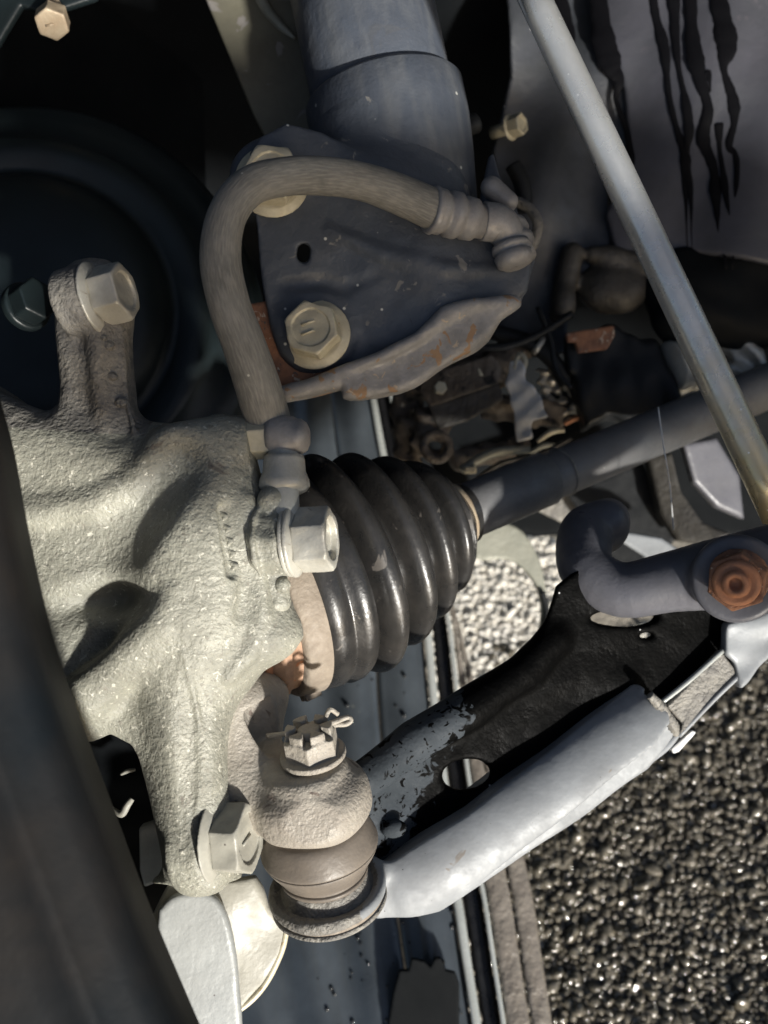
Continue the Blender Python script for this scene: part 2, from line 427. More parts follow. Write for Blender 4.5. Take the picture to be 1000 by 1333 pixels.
def bolt(name, label, cat, at, wd, rf, rh, hf, hh, m='zinc', rot=.3, dish=3., group=None, washer=None, mark=0, vx=1.5, shank=40, off=0.):
    wd = nrm(wd); at = np.asarray(at, float)
    t = thing(name, label, cat, at, group)
    b = at
    if washer:
        lo, hi = bb(b, pad=washer[0] + 8)
        solid('washer', cyl(b, wd, washer[0], washer[1], 1.5), lo, hi, vx, m if len(washer) < 3 else washer[2], t); b = b + wd * washer[1]
    lo, hi = bb(b, b + wd * hf, pad=rf + 5)
    F = frame(wd)
    def fl(P):
        x, y, z = lc(P, b, F); r = np.sqrt(x * x + y * y)
        return np.maximum(np.maximum(r - rf, -z), z - hf * (1 - .0) + np.maximum(r - rf * .8, 0) * .6)
    solid('flange', fl, lo, hi, vx, m, t)
    b2 = b + wd * (hf - .8)
    lo, hi = bb(b2, b2 + wd * hh, pad=rh + 5)
    h = solid('head', wobble(hexa(b2, wd, rh, hh, rot, 2., dish), .5, 30, 3), lo, hi, vx, m, t)
    for i in range(mark):
        c = b2 + wd * (hh - (dish if dish else 0) + .8) + F[0] * (-.1 * rh) + F[1] * ((i - (mark - 1) / 2) * rh * .34)
        d = (F[0] * .94 + F[1] * .32) * rh * .24
        tube('raised_mark', [c - d, c + d], [2.0, 1.6], m, h, 8, sm=False)
    if shank: tube('shank', [at - wd * shank, at + wd * .5], [rh * .55, rh * .55], m, t, 20, sm=False)
    return t

# ================================================================== SETTING
GN = np.array([0, math.cos(PITCH), math.sin(PITCH)])      # world up in the modelling frame
GO = -GN * GROUND
GU = np.array([1., 0, 0]); GW = np.cross(GN, GU)            # across, and away along the ground
def gpt(px, py, up=0.):
    r = np.array([px - 500, 666.5 - py, -CAMZ]); c = np.array([0, 0, CAMZ])
    t = (up - (c - GO) @ GN) / (r @ GN); return c + r * t
def ground_grid(name, a0, a1, b0, b1, n, h, m):
    vs, fs = [], []
    for j in range(n + 1):
        for i in range(n + 1):
            a = a0 + (a1 - a0) * i / n; b = b0 + (b1 - b0) * j / n
            vs.append(GO + GU * a + GW * b + GN * h)
    for j in range(n):
        for i in range(n):
            q = j * (n + 1) + i; fs.append((q, q + 1, q + n + 2, q + n + 1))
    return mesh(name, vs, fs, m, smooth=False)
gr = ground_grid('ground', -30000, 30000, -30000, 30000, 6, 0, 'asph'); setp(gr, kind='structure')
# stones
def stones(name, poly_px, count, r0, r1, m, seed, kind='stuff', lift=0.):
    rg = np.random.default_rng(seed)
    C = np.array([gpt(*p) for p in poly_px]); ab = np.array([((c - GO) @ GU, (c - GO) @ GW) for c in C])
    lo, hi = ab.min(0), ab.max(0)
    import bmesh
    bm = bmesh.new(); bmesh.ops.create_icosphere(bm, subdivisions=2, radius=1); bm.verts.ensure_lookup_table()
    sv = np.array([v.co[:] for v in bm.verts]); sf = np.array([[v.index for v in f.verts] for f in bm.faces]); bm.free()
    VV, FF = [], []; k = 0
    def inside(p):
        c = False
        for i in range(len(ab)):
            a, b = ab[i], ab[i - 1]
            if (a[1] > p[1]) != (b[1] > p[1]) and p[0] < (b[0] - a[0]) * (p[1] - a[1]) / (b[1] - a[1]) + a[0]: c = not c
        return c
    step = math.sqrt((hi[0] - lo[0]) * (hi[1] - lo[1]) / count)
    for i in range(int((hi[0] - lo[0]) / step) + 1):
        for j in range(int((hi[1] - lo[1]) / step) + 1):
            p = lo + np.array([i + rg.uniform(-.48, .48), j + rg.uniform(-.48, .48)]) * step
            if not inside(p): continue
            r = (r0 + (r1 - r0) * rg.random() ** 1.6) * (1.35 if rg.random() < .08 else 1.)
            q = sv * (1 + .16 * np.sin(sv @ rg.normal(size=3) * 2.4 + rg.uniform(0, 6)))[:, None]
            for _ in range(6):                       # broken faces
                n_ = nrm(rg.normal(size=3)); dd = q @ n_ - rg.uniform(.42, .8)
                q = q - np.outer(np.maximum(dd, 0), n_)
            q = q * np.array([rg.uniform(.7, 1.2), rg.uniform(.7, 1.1), rg.uniform(.5, .8)]) * r
            an = rg.uniform(0, 6.28); ca, sa = math.cos(an), math.sin(an)
            tl = rg.normal(size=2) * .25
            x = q[:, 0] * ca - q[:, 1] * sa; y = q[:, 0] * sa + q[:, 1] * ca; z = q[:, 2] + tl[0] * x + tl[1] * y
            h = rg.uniform(-.25, .35) * r + lift
            w3 = GO + np.outer(p[0] + x, GU) + np.outer(p[1] + y, GW) + np.outer(h + z, GN)
            VV.append(w3); FF.append(sf + k); k += len(sv)
    o = mesh(name, np.concatenate(VV), np.concatenate(FF), m); setp(o, kind=kind); return o
st = stones('gravel', [(640, 840), (1060, 840), (1090, 1380), (600, 1380)], 6200, 7, 17, 'stone', 3, lift=2.)
setp(st, 'dark wet stone grains of the asphalt under the control arm')
st = stones('pale_gravel', [(560, 700), (760, 700), (760, 800), (680, 870), (900, 790), (900, 830), (680, 930), (560, 930)], 4200, 8.5, 13, 'stoneglare', 5)
setp(st, 'stone grains of the asphalt behind the rubber boot, glare put into their pale colour')
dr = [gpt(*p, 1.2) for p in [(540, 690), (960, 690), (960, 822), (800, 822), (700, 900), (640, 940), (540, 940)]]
setp(mesh('glare_pavement', dr, [tuple(range(len(dr)))], 'asphglare', smooth=False), kind='structure')  # ground patch coloured pale to stand for glare

# wheel arch liner: curved shell behind and over everything, open towards the viewer and the ground
def arch():
    vs, fs = [], []
    path = [(-900, -500, -700), (-860, 200, -900), (-800, 700, -1000), (-600, 1150, -900), (-500, 1300, -300), (-480, 1330, 500), (-480, 1250, 800)]
    xs = [-1500, -1000, -600, -200, 200, 600, 1000, 1500]
    pp = spline([(0, 60, -1350), (0, 400, -1250), (0, 800, -1000), (0, 1080, -500), (0, 1180, 100), (0, 1160, 560), (0, 1130, 760)], 6)
    for p in pp:
        for x in xs: vs.append((x, p[1] - abs(x) * .12 + 40, p[2]))
    n = len(xs)
    for i in range(len(pp) - 1):
        for j in range(n - 1): fs.append((i * n + j, i * n + j + 1, (i + 1) * n + j + 1, (i + 1) * n + j))
    return vs, fs
t = thing('wheel_arch_liner', 'black plastic wheel arch liner in the dark behind the suspension', 'wheel arch liner', (0, 400, -1250))
v_, f_ = arch(); mesh('liner_shell', v_, f_, 'liner', t)
# left side wall of the arch
vs = [(-900, -900, 200), (-900, 1200, 200), (-620, 1200, -700), (-560, -100, -620), (-420, -800, -560)]
mesh('liner_side', spline([(-1000, 1300, 500), (-800, 1300, -300), (-400, 1300, -820)], 4).tolist() + spline([(-1000, -900, 500), (-760, -900, -300), (-330, -900, -760)], 4).tolist(),
     [(i, i + 1, i + 10, i + 9) for i in range(8)], 'liner', t)

# fender above, out of frame: shades the upper part as the body does
t = thing('fender', 'dark painted fender lip arching over the wheel opening', 'fender', V(500, -400, 300))
tube('fender_lip', [(-900, 300, 700), (-600, 640, 760), (-200, 800, 800), (300, 820, 800), (800, 700, 760), (1200, 420, 700)], [40] * 6, 'blackpaint', t, 16, 5)

t = thing('shade_panel', 'unseen dark panel added to shade the upper parts, beyond the right edge', 'shade panel', (700, 200, 760))  # unseen panel, added and shaped only to keep sun off the upper parts
BP = [(300, -790), (450, -835), (800, -905), (1400, -1130), (2300, -1400), (2300, -760), (1400, -560), (800, -440), (300, -380)]
nb = len(BP)
mesh('shade_panel_face', [(x, y, 1110 - .05 * abs(x - 232)) for x, y in BP] + [(x + 6, y + 6, 1070 - .05 * abs(x - 232)) for x, y in BP],
     [tuple(range(nb)), tuple(range(2 * nb - 1, nb - 1, -1))] + [(k, k + nb, (k + 1) % nb + nb, (k + 1) % nb) for k in range(nb)], 'blackpaint', t, smooth=False)

# ================================================================== BACKGROUND
# upper left: dark round shield
t = thing('brake_shield', 'dark round pressed shield with stepped rings, out of focus at the upper left', 'brake shield', V(60, 380, -260))
c = V(40, 420, -330)
prof = [(-60, 385), (10, 372), (22, 360), (30, 335), (34, 310), (52, 296), (60, 285), (58, 262), (50, 246), (46, 236), (64, 226), (86, 212), (96, 180), (98, 120), (96, 20), (96, .1)]
lathe('shield_dome', c, (.12, .12, 1), prof, 'disc', t, 96)
solid('shield_bracket', slab([(20, -40), (110, -40), (128, 0), (60, 22), (30, 10), (0, 60), (-30, 90), (-30, -40)], -262, 8, rd=5), V(-60, -70, -300), V(160, 120, -220), 3, 'disc', t)
t = bolt('shield_bolt', 'tarnished tab bolt standing at the top left corner on the dark shield', 'bolt', V(70, 18, -250), (.1, -.75, .55), 20, 26, 5, 30, 'bandy', .2, 0, mark=1)

# beige strip behind strut
t = thing('spring_seat_panel', 'olive beige slanting panel between the dark shield and the strut', 'panel', V(340, 80, -360))
lo, hi = V(240, -120, -420), V(470, 200, -300)
solid('panel_face', slab([(230, -90), (400, -90), (400, 10), (440, 100), (470, 190), (352, 192), (330, 150), (268, 0)], -360, 8, rd=4), lo, hi, 3, 'beige', t)
tube('panel_bead', [V(318, -60, -345), V(340, 0, -345), (V(362, 30, -345)), V(384, 50, -345)], [9, 9, 8, 3], 'greenish', t, 12, label='pale rolled bead on the panel')

# upper right inner panels
t = thing('inner_wing_panel', 'purplish grey inner body panel streaked with black sealant at the upper right', 'body panel', V(820, 200, -560))
lo, hi = V(580, -150, -760), V(1120, 480, -480)
def wav(z, x0, amp, g):
    return lambda x, y: z + g[0] * (x - x0) + g[1] * (y - 380) + amp * np.sin(x * .016 + y * .004 + 1) + amp * .5 * np.sin(x * .031 - y * .013) + amp * .4 * np.sin(y * .021 + x * .006)
PZ = wav(-600, 470, 10, (.12, .05))
f = slab([(770, -120), (1200, -120), (1200, 340), (1000, 345), (900, 330), (850, 335), (800, 328), (788, 280), (820, 200), (812, 120), (790, 40)], -600, 9, c0=(820, 200), rd=5, zf=PZ)
solid('panel_sheet', f, lo, hi, 4.5, 'panel', t)
f = slab([(650, -120), (790, -120), (806, 40), (826, 130), (824, 200), (790, 240), (795, 330), (745, 370), (735, 460), (650, 470), (640, 400), (655, 300), (640, 200), (664, 100)], -640, 9, c0=(700, 200), rd=5, zf=wav(-640, 300, 22, (.1, .08)))
solid('panel_sheet', f, V(560, -150, -840), V(880, 520, -520), 4.5, 'panelblue', t, label='blue grey rumpled inner sheet')
def drip(pts, rs, z=-575, name='sealant_run'):
    P = []
    for (a, b) in pts:
        q = V(a, b, z)
        for _ in range(4): q = V(a, b, float(PZ(q[0], q[1])) + 9)
        P.append(q)
    rs = list(rs[:-1]) + [1.2]
    o = tube(name, P, [r * 1.35 for r in rs], 'drip', t, 12, 9, flat=.22, ripple=lambda s, a: .07 * math.sin(s * .13 + pts[0][0]) + .12 * math.sin(s * .05 + 1) + .04 * math.sin(s * .33 + pts[0][0]))
    return o
drip([(778, -30), (786, 40), (796, 85), (806, 105), (802, 130), (816, 170), (822, 210), (812, 232)], [14, 17, 16, 9, 4, 5, 9, 3])
drip([(848, -30), (854, 20), (868, 70), (872, 120), (880, 160), (892, 200), (893, 250), (897, 345)], [6, 7, 8, 6, 5, 9, 4, 3])
drip([(875, -30), (880, 30), (884, 80), (894, 130), (898, 170), (894, 205), (900, 260), (903, 345)], [8, 9, 5, 7, 8, 6, 4, 3])
drip([(898, -30), (902, 30), (910, 90), (922, 140), (916, 180), (930, 220), (934, 260), (946, 350)], [8, 11, 13, 7, 11, 7, 9, 4])
drip([(930, -30), (940, 20), (946, 60), (942, 90), (954, 130), (956, 160), (950, 190), (960, 215), (954, 350)], [8, 15, 14, 6, 9, 5, 7, 5, 3])
drip([(918, 100), (922, 95), (925, 120)], [2, 4, 2])
drip([(936, 160), (938, 200), (945, 245), (950, 280)], [6, 4, 6, 3])
drip([(722, -30), (736, 20), (744, 55), (738, 90), (756, 130)], [9, 10, 5, 4, 2])
# bumps at foot of runs
t = thing('sensor_housing', 'rumpled dark housing under the foot of the black sealant runs', 'housing', V(770, 370, -600))
lo, hi = V(700, 290, -700), V(890, 460, -480)
f = su(14, ell(V(800, 375, -610), (75, 50, 40)), cap(V(745, 330, -590), V(728, 410, -600), 22, 18), cap(V(772, 330, -590), V(850, 345, -600), 18, 22), ell(V(735, 395, -580), (24, 34, 22)))
solid('housing_body', wobble(f, 2, 70, 2), lo, hi, 4, 'darkcast', t)
t = thing('grommet', 'black rubber grommet mass in the dark gap beside the inner body panel', 'grommet', V(900, 360, -560))
solid('grommet_body', wobble(su(30, ell(V(900, 385, -600), (90, 100, 50)), ell(V(990, 300, -600), (60, 90, 50)), ell(V(970, 400, -640), (110, 90, 60))), 3, 80, 1), V(760, 200, -760), V(1120, 560, -500), 6, 'liner', t)
bolt('panel_bolt', 'small pale bolt alone on the blue grey inner panel right of the strut', 'bolt', V(664, 166, -560), (.75, 0, .65), 24, 21, 5, 24, 'zincy', .2, 4, vx=1.5)

# brake line curls behind the hose bracket
t = thing('brake_pipe', 'thin dark brake pipe curling behind the hose bracket', 'pipe', V(690, 290, -400))
tube('pipe', [V(620, 160, -300), V(600, 170, -290), V(598, 200, -290), V(606, 250, -300), V(616, 300, -330)], [16, 17, 17, 17, 17], 'blackpaint', t, 14)
tube('pipe', [V(672, 262, -400), V(690, 272, -390), V(700, 292, -380), V(694, 318, -390), V(684, 326, -400)], [9] * 5, 'castdark', t, 12)
tube('pipe', [V(668, 215, -420), V(680, 240, -420), V(684, 275, -420)], [15, 15, 13], 'blackpaint', t, 12)

# dark structure behind: subframe mass filling the middle
t = thing('subframe', 'dark steel subframe crossmember behind the drive shaft', 'subframe', V(800, 560, -900))
f = su(20, slab([(560, 330), (760, 380), (1150, 300), (1150, 720), (960, 700), (860, 705), (760, 690), (700, 700), (610, 690), (560, 600), (540, 470)], -980, 20, rd=10, c0=(800, 560), g=(0, .1)))
solid('crossmember', wobble(f, 4, 260, 5), V(500, 260, -1120), V(1200, 780, -860), 8, 'liner', t)
solid('gusset', slab([(838, 590), (872, 590), (884, 640), (912, 680), (948, 694), (930, 712), (880, 704), (856, 668)], -700, 20, rd=8, g=(.3, 0), c0=(890, 650)), V(800, 560, -800), V(990, 740, -620), 4, 'darkcast', t)
solid('gusset', slab([(886, 578), (930, 570), (960, 620), (966, 676), (930, 660), (900, 628)], -740, 18, rd=8, g=(-.3, .1), c0=(920, 620)), V(850, 540, -840), V(1000, 710, -640), 4, 'stab', t)
solid('gusset', slab([(735, 640), (835, 600), (880, 700), (855, 735), (805, 740)], -760, 10, rd=5), V(700, 570, -800), V(930, 780, -720), 4, 'blackpaint', t)
solid('gusset', slab([(650, 640), (740, 615), (770, 640), (800, 670), (800, 690), (730, 680), (700, 665)], -840, 12, rd=5), V(620, 590, -880), V(850, 740, -800), 4, 'castdark', t)
solid('gusset', slab([(800, 690), (860, 700), (890, 720), (850, 735), (835, 722), (800, 700)], -640, 8, rd=4), V(770, 660, -680), V(930, 770, -610), 3, 'armgrey', t, label='light grey folded edge')
# white casting right
t = thing('steering_housing', 'pale crumpled metal housing at the right edge above the drive shaft', 'housing', V(960, 440, -620))
f = slab([(870, 470), (905, 445), (950, 405), (985, 380), (992, 440), (996, 478), (940, 498), (915, 500), (885, 510)], -640, 16, rd=9, g=(.2, .1), c0=(940, 440))
solid('housing_body', wobble(f, 11, 46, 8), V(840, 350, -740), V(1030, 540, -560), 3, 'alu', t)
lathe('collar', V(872, 478, -600), (.9, .3, -.35), [(0, 2), (0, 46), (8, 50), (16, 46), (22, 50), (30, 46), (34, 50), (42, 46), (50, 44), (50, 2)], 'zinc', t, 48, label='ribbed pale collar')
# bushing bracket with rusty plate
t = thing('bush_bracket', 'black cast bracket carrying a rusty plate left of the slanting rod', 'bracket', V(790, 480, -560))
f = su(12, slab([(735, 440), (800, 425), (860, 470), (880, 530), (850, 560), (790, 545), (760, 560), (738, 480)], -620, 34, rd=14),
       cap(V(845, 455, -600), V(880, 540, -600), 20, 26), cap(V(740, 440, -590), V(745, 480, -590), 8))
solid('bracket_body', wobble(f, 3, 60, 2), V(700, 390, -720), V(930, 590, -540), 4, 'blackpaint', t)
solid('rusty_plate', slab([(736, 434), (798, 424), (800, 436), (790, 455), (752, 460), (748, 446), (738, 446)], -560, 7, rd=3), V(720, 410, -590), V(820, 475, -540), 2.5, 'rust', t)
# engine clutter, mid
t = thing('engine_casting', 'grimy brown lobed casting under the strut bracket', 'casting', V(600, 520, -620))
f = su(14, cap(V(540, 500, -640), V(640, 480, -640), 34, 40), cap(V(640, 480, -640), V(700, 440, -640), 36, 20), ell(V(560, 560, -610), (40, 60, 26)),
       cap(V(520, 520, -640), V(530, 600, -640), 18, 24), cap(V(600, 600, -640), V(680, 580, -650), 22, 18), cap(V(640, 530, -660), V(720, 540, -660), 24, 30), cap(V(575, 430, -680), V(520, 470, -680), 28, 20))
f = sub(4, f, cap(V(568, 570, -700), V(562, 596, -500), 15, 15), cap(V(640, 478, -600), V(600, 480, -560), 12, 18), cap(V(620, 548, -600), V(690, 540, -590), 12, 14))
solid('casting_body', wobble(f, 5, 46, 6), V(480, 380, -760), V(780, 650, -560), 3.2, 'brownm', t)
lathe('casting_eye', V(567, 582, -590), (.2, .1, 1), [(0, 17), (0, 30), (6, 34), (12, 32), (14, 24), (12, 17), (0, 16)], 'brownm', t, 40)
tube('casting_web', [V(600, 612, -600), V(640, 590, -600), V(690, 585, -610)], [8, 10, 7], 'greenish', t, 12, label='yellowish cast edge')
solid('casting_lug', box(V(612, 612, -590), (12, 7, 8), rd=3), V(590, 590, -610), V(640, 640, -570), 2, 'zincy', t, label='small yellowish lug')
t = thing('torn_label', 'torn white label hanging in the engine bay above the drive shaft', 'label', V(682, 520, -590))
solid('label_sheet', wobble(slab([(664, 470), (680, 466), (686, 496), (704, 514), (712, 542), (694, 548), (692, 570), (672, 576), (670, 540), (658, 500)], -575, 5, rd=2, g=(.5, .1), c0=(680, 520)), 1.5, 40, 3), V(650, 445, -625), V(730, 590, -545), 2, 'white', t)
tube('clip', [V(670, 480, -575), V(676, 462, -575), V(684, 470, -570), V(680, 486, -570)], [4, 6, 5, 4], 'zincy', t, 10)
t = thing('alternator_fins', 'bright ribbed aluminium part seen through the gap beside the torn white label', 'casting', V(730, 510, -650))
f = su(5, cap(V(708, 486, -650), V(735, 520, -650), 11, 8), cap(V(722, 480, -650), V(748, 515, -650), 7, 9), cap(V(706, 500, -650), V(722, 535, -650), 9, 8), cap(V(725, 540, -650), V(755, 530, -650), 8, 10), cap(V(700, 520, -660), V(712, 550, -660), 6, 6))
solid('fins', wobble(f, 5, 24, 3), V(680, 450, -690), V(790, 575, -610), 2.2, 'alu', t)
for a, b, c_ in (((700, 575), (735, 560), 'zincy'), ((735, 552), (770, 545), 'rustbright'), ((690, 590), (725, 580), 'greenish')):
    tube('fin_edge', [V(*a, -640), V((a[0] + b[0]) / 2, (a[1] + b[1]) / 2 - 5, -640), V(*b, -640)], [4, 6, 4], c_, t, 10)

t = thing('wiring_loom', 'thin dark wiring loom sagging across the engine gap behind the strut bracket', 'wiring', V(640, 450, -560))
tube('wire', [V(560, 420, -560), V(600, 446, -556), V(650, 452, -556), V(700, 436, -560), V(745, 408, -566)], [7, 7, 7.5, 7, 7], 'blackpaint', t, 12)
tube('wire', [V(700, 400, -566), V(716, 440, -560), V(724, 480, -560), V(744, 505, -560)], [5, 5, 5, 5], 'blackpaint', t, 12)
tube('wire', [V(600, 640, -600), V(650, 604, -596), V(700, 592, -596), V(744, 570, -600)], [5, 5, 5, 4], 'darkcast', t, 12)

t = thing('heat_shield_bracket', 'small dark folded bracket with two bolts in the engine gap left of the torn label', 'bracket', V(610, 500, -570))
solid('bracket_plate', slab([(548, 488), (640, 462), (652, 478), (648, 500), (600, 516), (560, 530), (546, 510)], -560, 6, rd=3, g=(.3, .2), c0=(600, 500)), V(520, 440, -610), V(680, 550, -520), 2.5, 'brownm', t)
solid('bracket_fold', slab([(556, 528), (604, 514), (648, 498), (656, 520), (610, 548), (570, 560)], -590, 10, rd=3), V(530, 480, -630), V(680, 580, -550), 2.5, 'darkcast', t)
for (x, y) in ((572, 506), (628, 484)):
    solid('bolt_head', hexa(V(x, y, -552), (.2, .1, 1), 13, 12, .3), V(x - 26, y - 26, -570), V(x + 26, y + 26, -530), 1.5, 'zincy', t)
t = thing('small_hose', 'short dark hose with a bright clip crossing behind the torn white label', 'hose', V(700, 450, -600))
tube('hose_body', [V(640, 432, -600), V(690, 446, -600), V(720, 470, -605), V(738, 500, -612)], [15, 16, 16, 15], 'blackpaint', t, 20)
tube('hose_clip', [V(698, 448, -598), V(704, 452, -598)], [18.5, 18.5], 'alu', t, 24, sm=False)

# green-grey curved bracket over the gap
t = thing('tow_bracket', 'pale green grey curved bracket arching over the bright asphalt gap', 'bracket', V(670, 730, -760))
f = slab([(618, 676), (650, 678), (680, 692), (702, 730), (710, 770), (712, 800), (700, 830), (704, 800), (700, 770), (685, 745), (660, 728), (618, 726)], -780, 14, rd=5, smooth=3)
solid('bracket_strip', f, V(590, 650, -820), V(740, 860, -740), 3, 'greenish', t)
tube('bracket_edge', [V(706, 770, -760), V(712, 800, -760), V(700, 835, -755), V(672, 866, -750), V(640, 884, -745), V(612, 905, -740)], [6, 6, 7, 7, 6, 5], 'blackpaint', t, 12)

# long painted sill with strips
t = thing('side_sill', 'long dark glossy body sill with bright strips and water drops running behind the parts', 'body sill', V(540, 1000, -760))
edge = spline([(492, 430, -980), (512, 515, -940), (530, 600, -900), (563, 720, -850), (590, 812, -810), (614, 900, -770), (642, 1000, -720), (668, 1080, -680), (688, 1160, -640), (702, 1250, -600), (716, 1340, -560), (730, 1440, -520)], 6)
def strip(name, u0, u1, z0, z1, m, lift=0, bumps=None, n=6, wob=0., th=10, label=None):
    """u: distance left of the right-hand edge (px on the photograph scale at depth -600)"""
    vs, fs = [], []
    prof = [(u0 + (u1 - u0) * k / n, z0 + (z1 - z0) * k / n + (bumps(k / n) if bumps else 0)) for k in range(n + 1)]
    prof = prof + [(u1, z1 - th), (u0, z0 - th)]
    for i, e in enumerate(edge):
        w_ = .62 + .38 * min(1, i / (len(edge) * .65))
        w2 = .12 + .88 * max(0, min(1, (i / len(edge) - .35) / .35))
        for (u, z) in prof:
            ue = min(u, 62) * w2 + max(u - 62, 0) * w_
            vs.append(V(e[0] + 8 - ue, e[1] + u * .02, e[2] + z + wob * math.sin(i * 1.7 + u)))
    m_ = len(prof)
    for i in range(len(edge) - 1):
        for k in range(m_): fs.append((i * m_ + k, i * m_ + (k + 1) % m_, (i + 1) * m_ + (k + 1) % m_, (i + 1) * m_ + k))
    fs.append(tuple(range(m_))[::-1]); fs.append(tuple((len(edge) - 1) * m_ + k for k in range(m_)))
    return mesh(name, vs, fs, m, t, label=label)
strip('seal_strip', 4, 30, 0, 6, 'brownstrip', wob=1.2, n=5, bumps=lambda k: 5 * math.sin(k * math.pi), label='mottled outer half of the brown weather strip')
strip('seal_strip', 33, 62, 7, 8, 'brownstrip', wob=1.2, n=5, bumps=lambda k: 4 * math.sin(k * math.pi), label='mottled inner half of the brown weather strip')
strip('bright_strip', 64, 70, 12, 14, 'chrome', n=2)
strip('black_channel', 71, 94, -6, -6, 'sillb', n=3)
strip('bright_strip', 96, 108, 12, 16, 'chrome', n=4, bumps=lambda k: 3 * math.sin(k * math.pi))
strip('sill_panel', 110, 182, 6, 0, 'sill', n=10, bumps=lambda k: 12 * math.sin(k * math.pi) ** 2)
strip('sill_panel', 185, 420, 0, -60, 'sill', n=20, bumps=lambda k: 16 * math.sin(k * math.pi * 3) ** 2)
# beads of water on sill
VV, FF = [], []; k0 = 0
import bmesh
bm = bmesh.new(); bmesh.ops.create_icosphere(bm, subdivisions=2, radius=1); SV = np.array([v.co[:] for v in bm.verts]); SF = np.array([[v.index for v in f.verts] for f in bm.faces]); bm.free()
for i in range(150):
    ei = rng.integers(18, len(edge) - 4); e = edge[ei]; u = rng.uniform(112, 300)
    w_ = .62 + .38 * min(1, ei / (len(edge) * .65))
    if u < 182: k_ = (u - 110) / 72; z = 6 - 6 * k_ + 12 * math.sin(k_ * math.pi) ** 2
    else: k_ = (u - 185) / 235; z = -60 * k_ + 16 * math.sin(k_ * math.pi * 3) ** 2
    r = rng.uniform(2, 5.5)
    VV.append(V(e[0] + 8 - (u - 62) * w_ - 62 * (.12 + .88 * max(0, min(1, (ei / len(edge) - .35) / .35))), e[1] + u * .02 + rng.uniform(-8, 8), e[2] + z) + SV * np.array([r, r * rng.uniform(.8, 1.4), r * .5])); FF.append(SF + k0); k0 += len(SV)
o = mesh('water_drops', np.concatenate(VV), np.concatenate(FF), 'drop', t); setp(o, kind='stuff')
# dark jagged mud flap at bottom
t2 = thing('torn_liner_flap', 'black ragged edged flap low down against the sill at the bottom', 'flap', V(570, 1300, -560))
solid('flap_sheet', slab([(505, 1333), (512, 1290), (520, 1262), (532, 1262), (536, 1246), (552, 1250), (560, 1258), (566, 1246), (574, 1246), (580, 1262), (592, 1264), (598, 1280), (598, 1420), (500, 1420)], -548, 5, rd=2), V(480, 1220, -580), V(640, 1440, -520), 3, 'liner', t2)

# black void mass behind knuckle lower left + clips
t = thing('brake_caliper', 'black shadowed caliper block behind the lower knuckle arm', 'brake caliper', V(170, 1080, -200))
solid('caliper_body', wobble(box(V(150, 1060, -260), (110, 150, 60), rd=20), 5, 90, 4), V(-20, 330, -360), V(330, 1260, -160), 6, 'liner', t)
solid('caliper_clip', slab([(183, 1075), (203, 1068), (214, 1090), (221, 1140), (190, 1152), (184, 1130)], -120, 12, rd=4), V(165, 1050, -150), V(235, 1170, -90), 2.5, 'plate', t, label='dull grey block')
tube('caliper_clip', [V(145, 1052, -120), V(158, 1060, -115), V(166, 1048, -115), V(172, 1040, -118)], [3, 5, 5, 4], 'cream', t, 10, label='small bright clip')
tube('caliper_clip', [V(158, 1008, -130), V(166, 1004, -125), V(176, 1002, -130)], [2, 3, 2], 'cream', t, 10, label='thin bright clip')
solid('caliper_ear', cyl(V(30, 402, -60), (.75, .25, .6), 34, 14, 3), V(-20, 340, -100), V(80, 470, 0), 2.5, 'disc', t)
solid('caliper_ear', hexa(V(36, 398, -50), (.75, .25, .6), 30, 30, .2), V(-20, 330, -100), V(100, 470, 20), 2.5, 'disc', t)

# ================================================================== STRUT
SA = nrm(V(540, 330, -205) - V(462, -40, -225))
t = thing('strut', 'slate blue suspension strut with a wide clamp bracket at its foot', 'suspension strut', V(520, 330, -200))
top = V(446, -120, -230)
lathe('strut_tube', top, SA, [(-80, 2), (-80, 108), (205, 108), (285, 108), (300, 104)], 'paint_tube', t, 96)
ax0 = V(499, 124, -220)
lathe('strut_sleeve', ax0, SA, [(2, 90), (0, 112), (2, 119), (6, 122), (60, 122), (120, 116), (240, 100), (244, 2)], 'paint_tube', t, 96)
lathe('weld_bead', ax0, SA, [(-3, 110)] + [(-3 + 8 * math.sin(k * .52), 113 + 6 * math.sin(k * .52)) for k in range(1, 6)] + [(3, 117)], 'lip', t, 120, wob=1.5)
# bracket
pl = slab([(322, 215), (336, 180), (372, 160), (420, 175), (560, 262), (640, 290), (690, 338), (684, 380), (668, 398), (610, 412), (560, 440), (500, 470), (440, 488), (418, 490), (392, 484), (368, 462), (352, 420), (338, 340)],
          -118, 9, g=(-.12, .10), c0=(450, 350), rd=5, curv=(0, 0))
bar = cap(V(505, 180, -215), V(545, 400, -205), 118, 112)
f = su(44, pl, bar)
# keep only the shell in front and cut the barrel below the lip
cutf = slab([(374, 524), (440, 492), (500, 474), (560, 444), (612, 415), (670, 400), (700, 420), (760, 640), (360, 640)], -150, 200, rd=2)
dent1 = ell(V(556, 400, -70), (34, 52, 30)); dent2 = ell(V(408, 322, -104), (44, 38, 14))
boss1 = cyl(V(358, 238, -140), (.1, .05, 1), 62, 34, 12); boss2 = cyl(V(410, 432, -130), (.1, .05, 1), 60, 26, 12)
f = su(14, f, boss1, boss2)
hole = cap(V(396, 326, -220), V(396, 326, -20), 10); hole2 = cap(V(395, 333, -220), V(395, 333, -20), 10)
f = sub(8, f, dent1); f = sub(5, f, cutf); f = sub(3, f, hole, hole2)
f = sub(12, f, ell(surf(f, 396, 322) + np.array((0, 0, 4)), (34, 40, 12)))
f = sub(8, f, chain([surf(f, *p) + np.array((0, 0, 6)) for p in [(372, 372), (420, 366), (450, 374), (486, 360)]], [8, 9, 9, 6]))
f = sub(18, f, ell(surf(f, 510, 400) + np.array((0, 0, 8)), (30, 56, 16)))
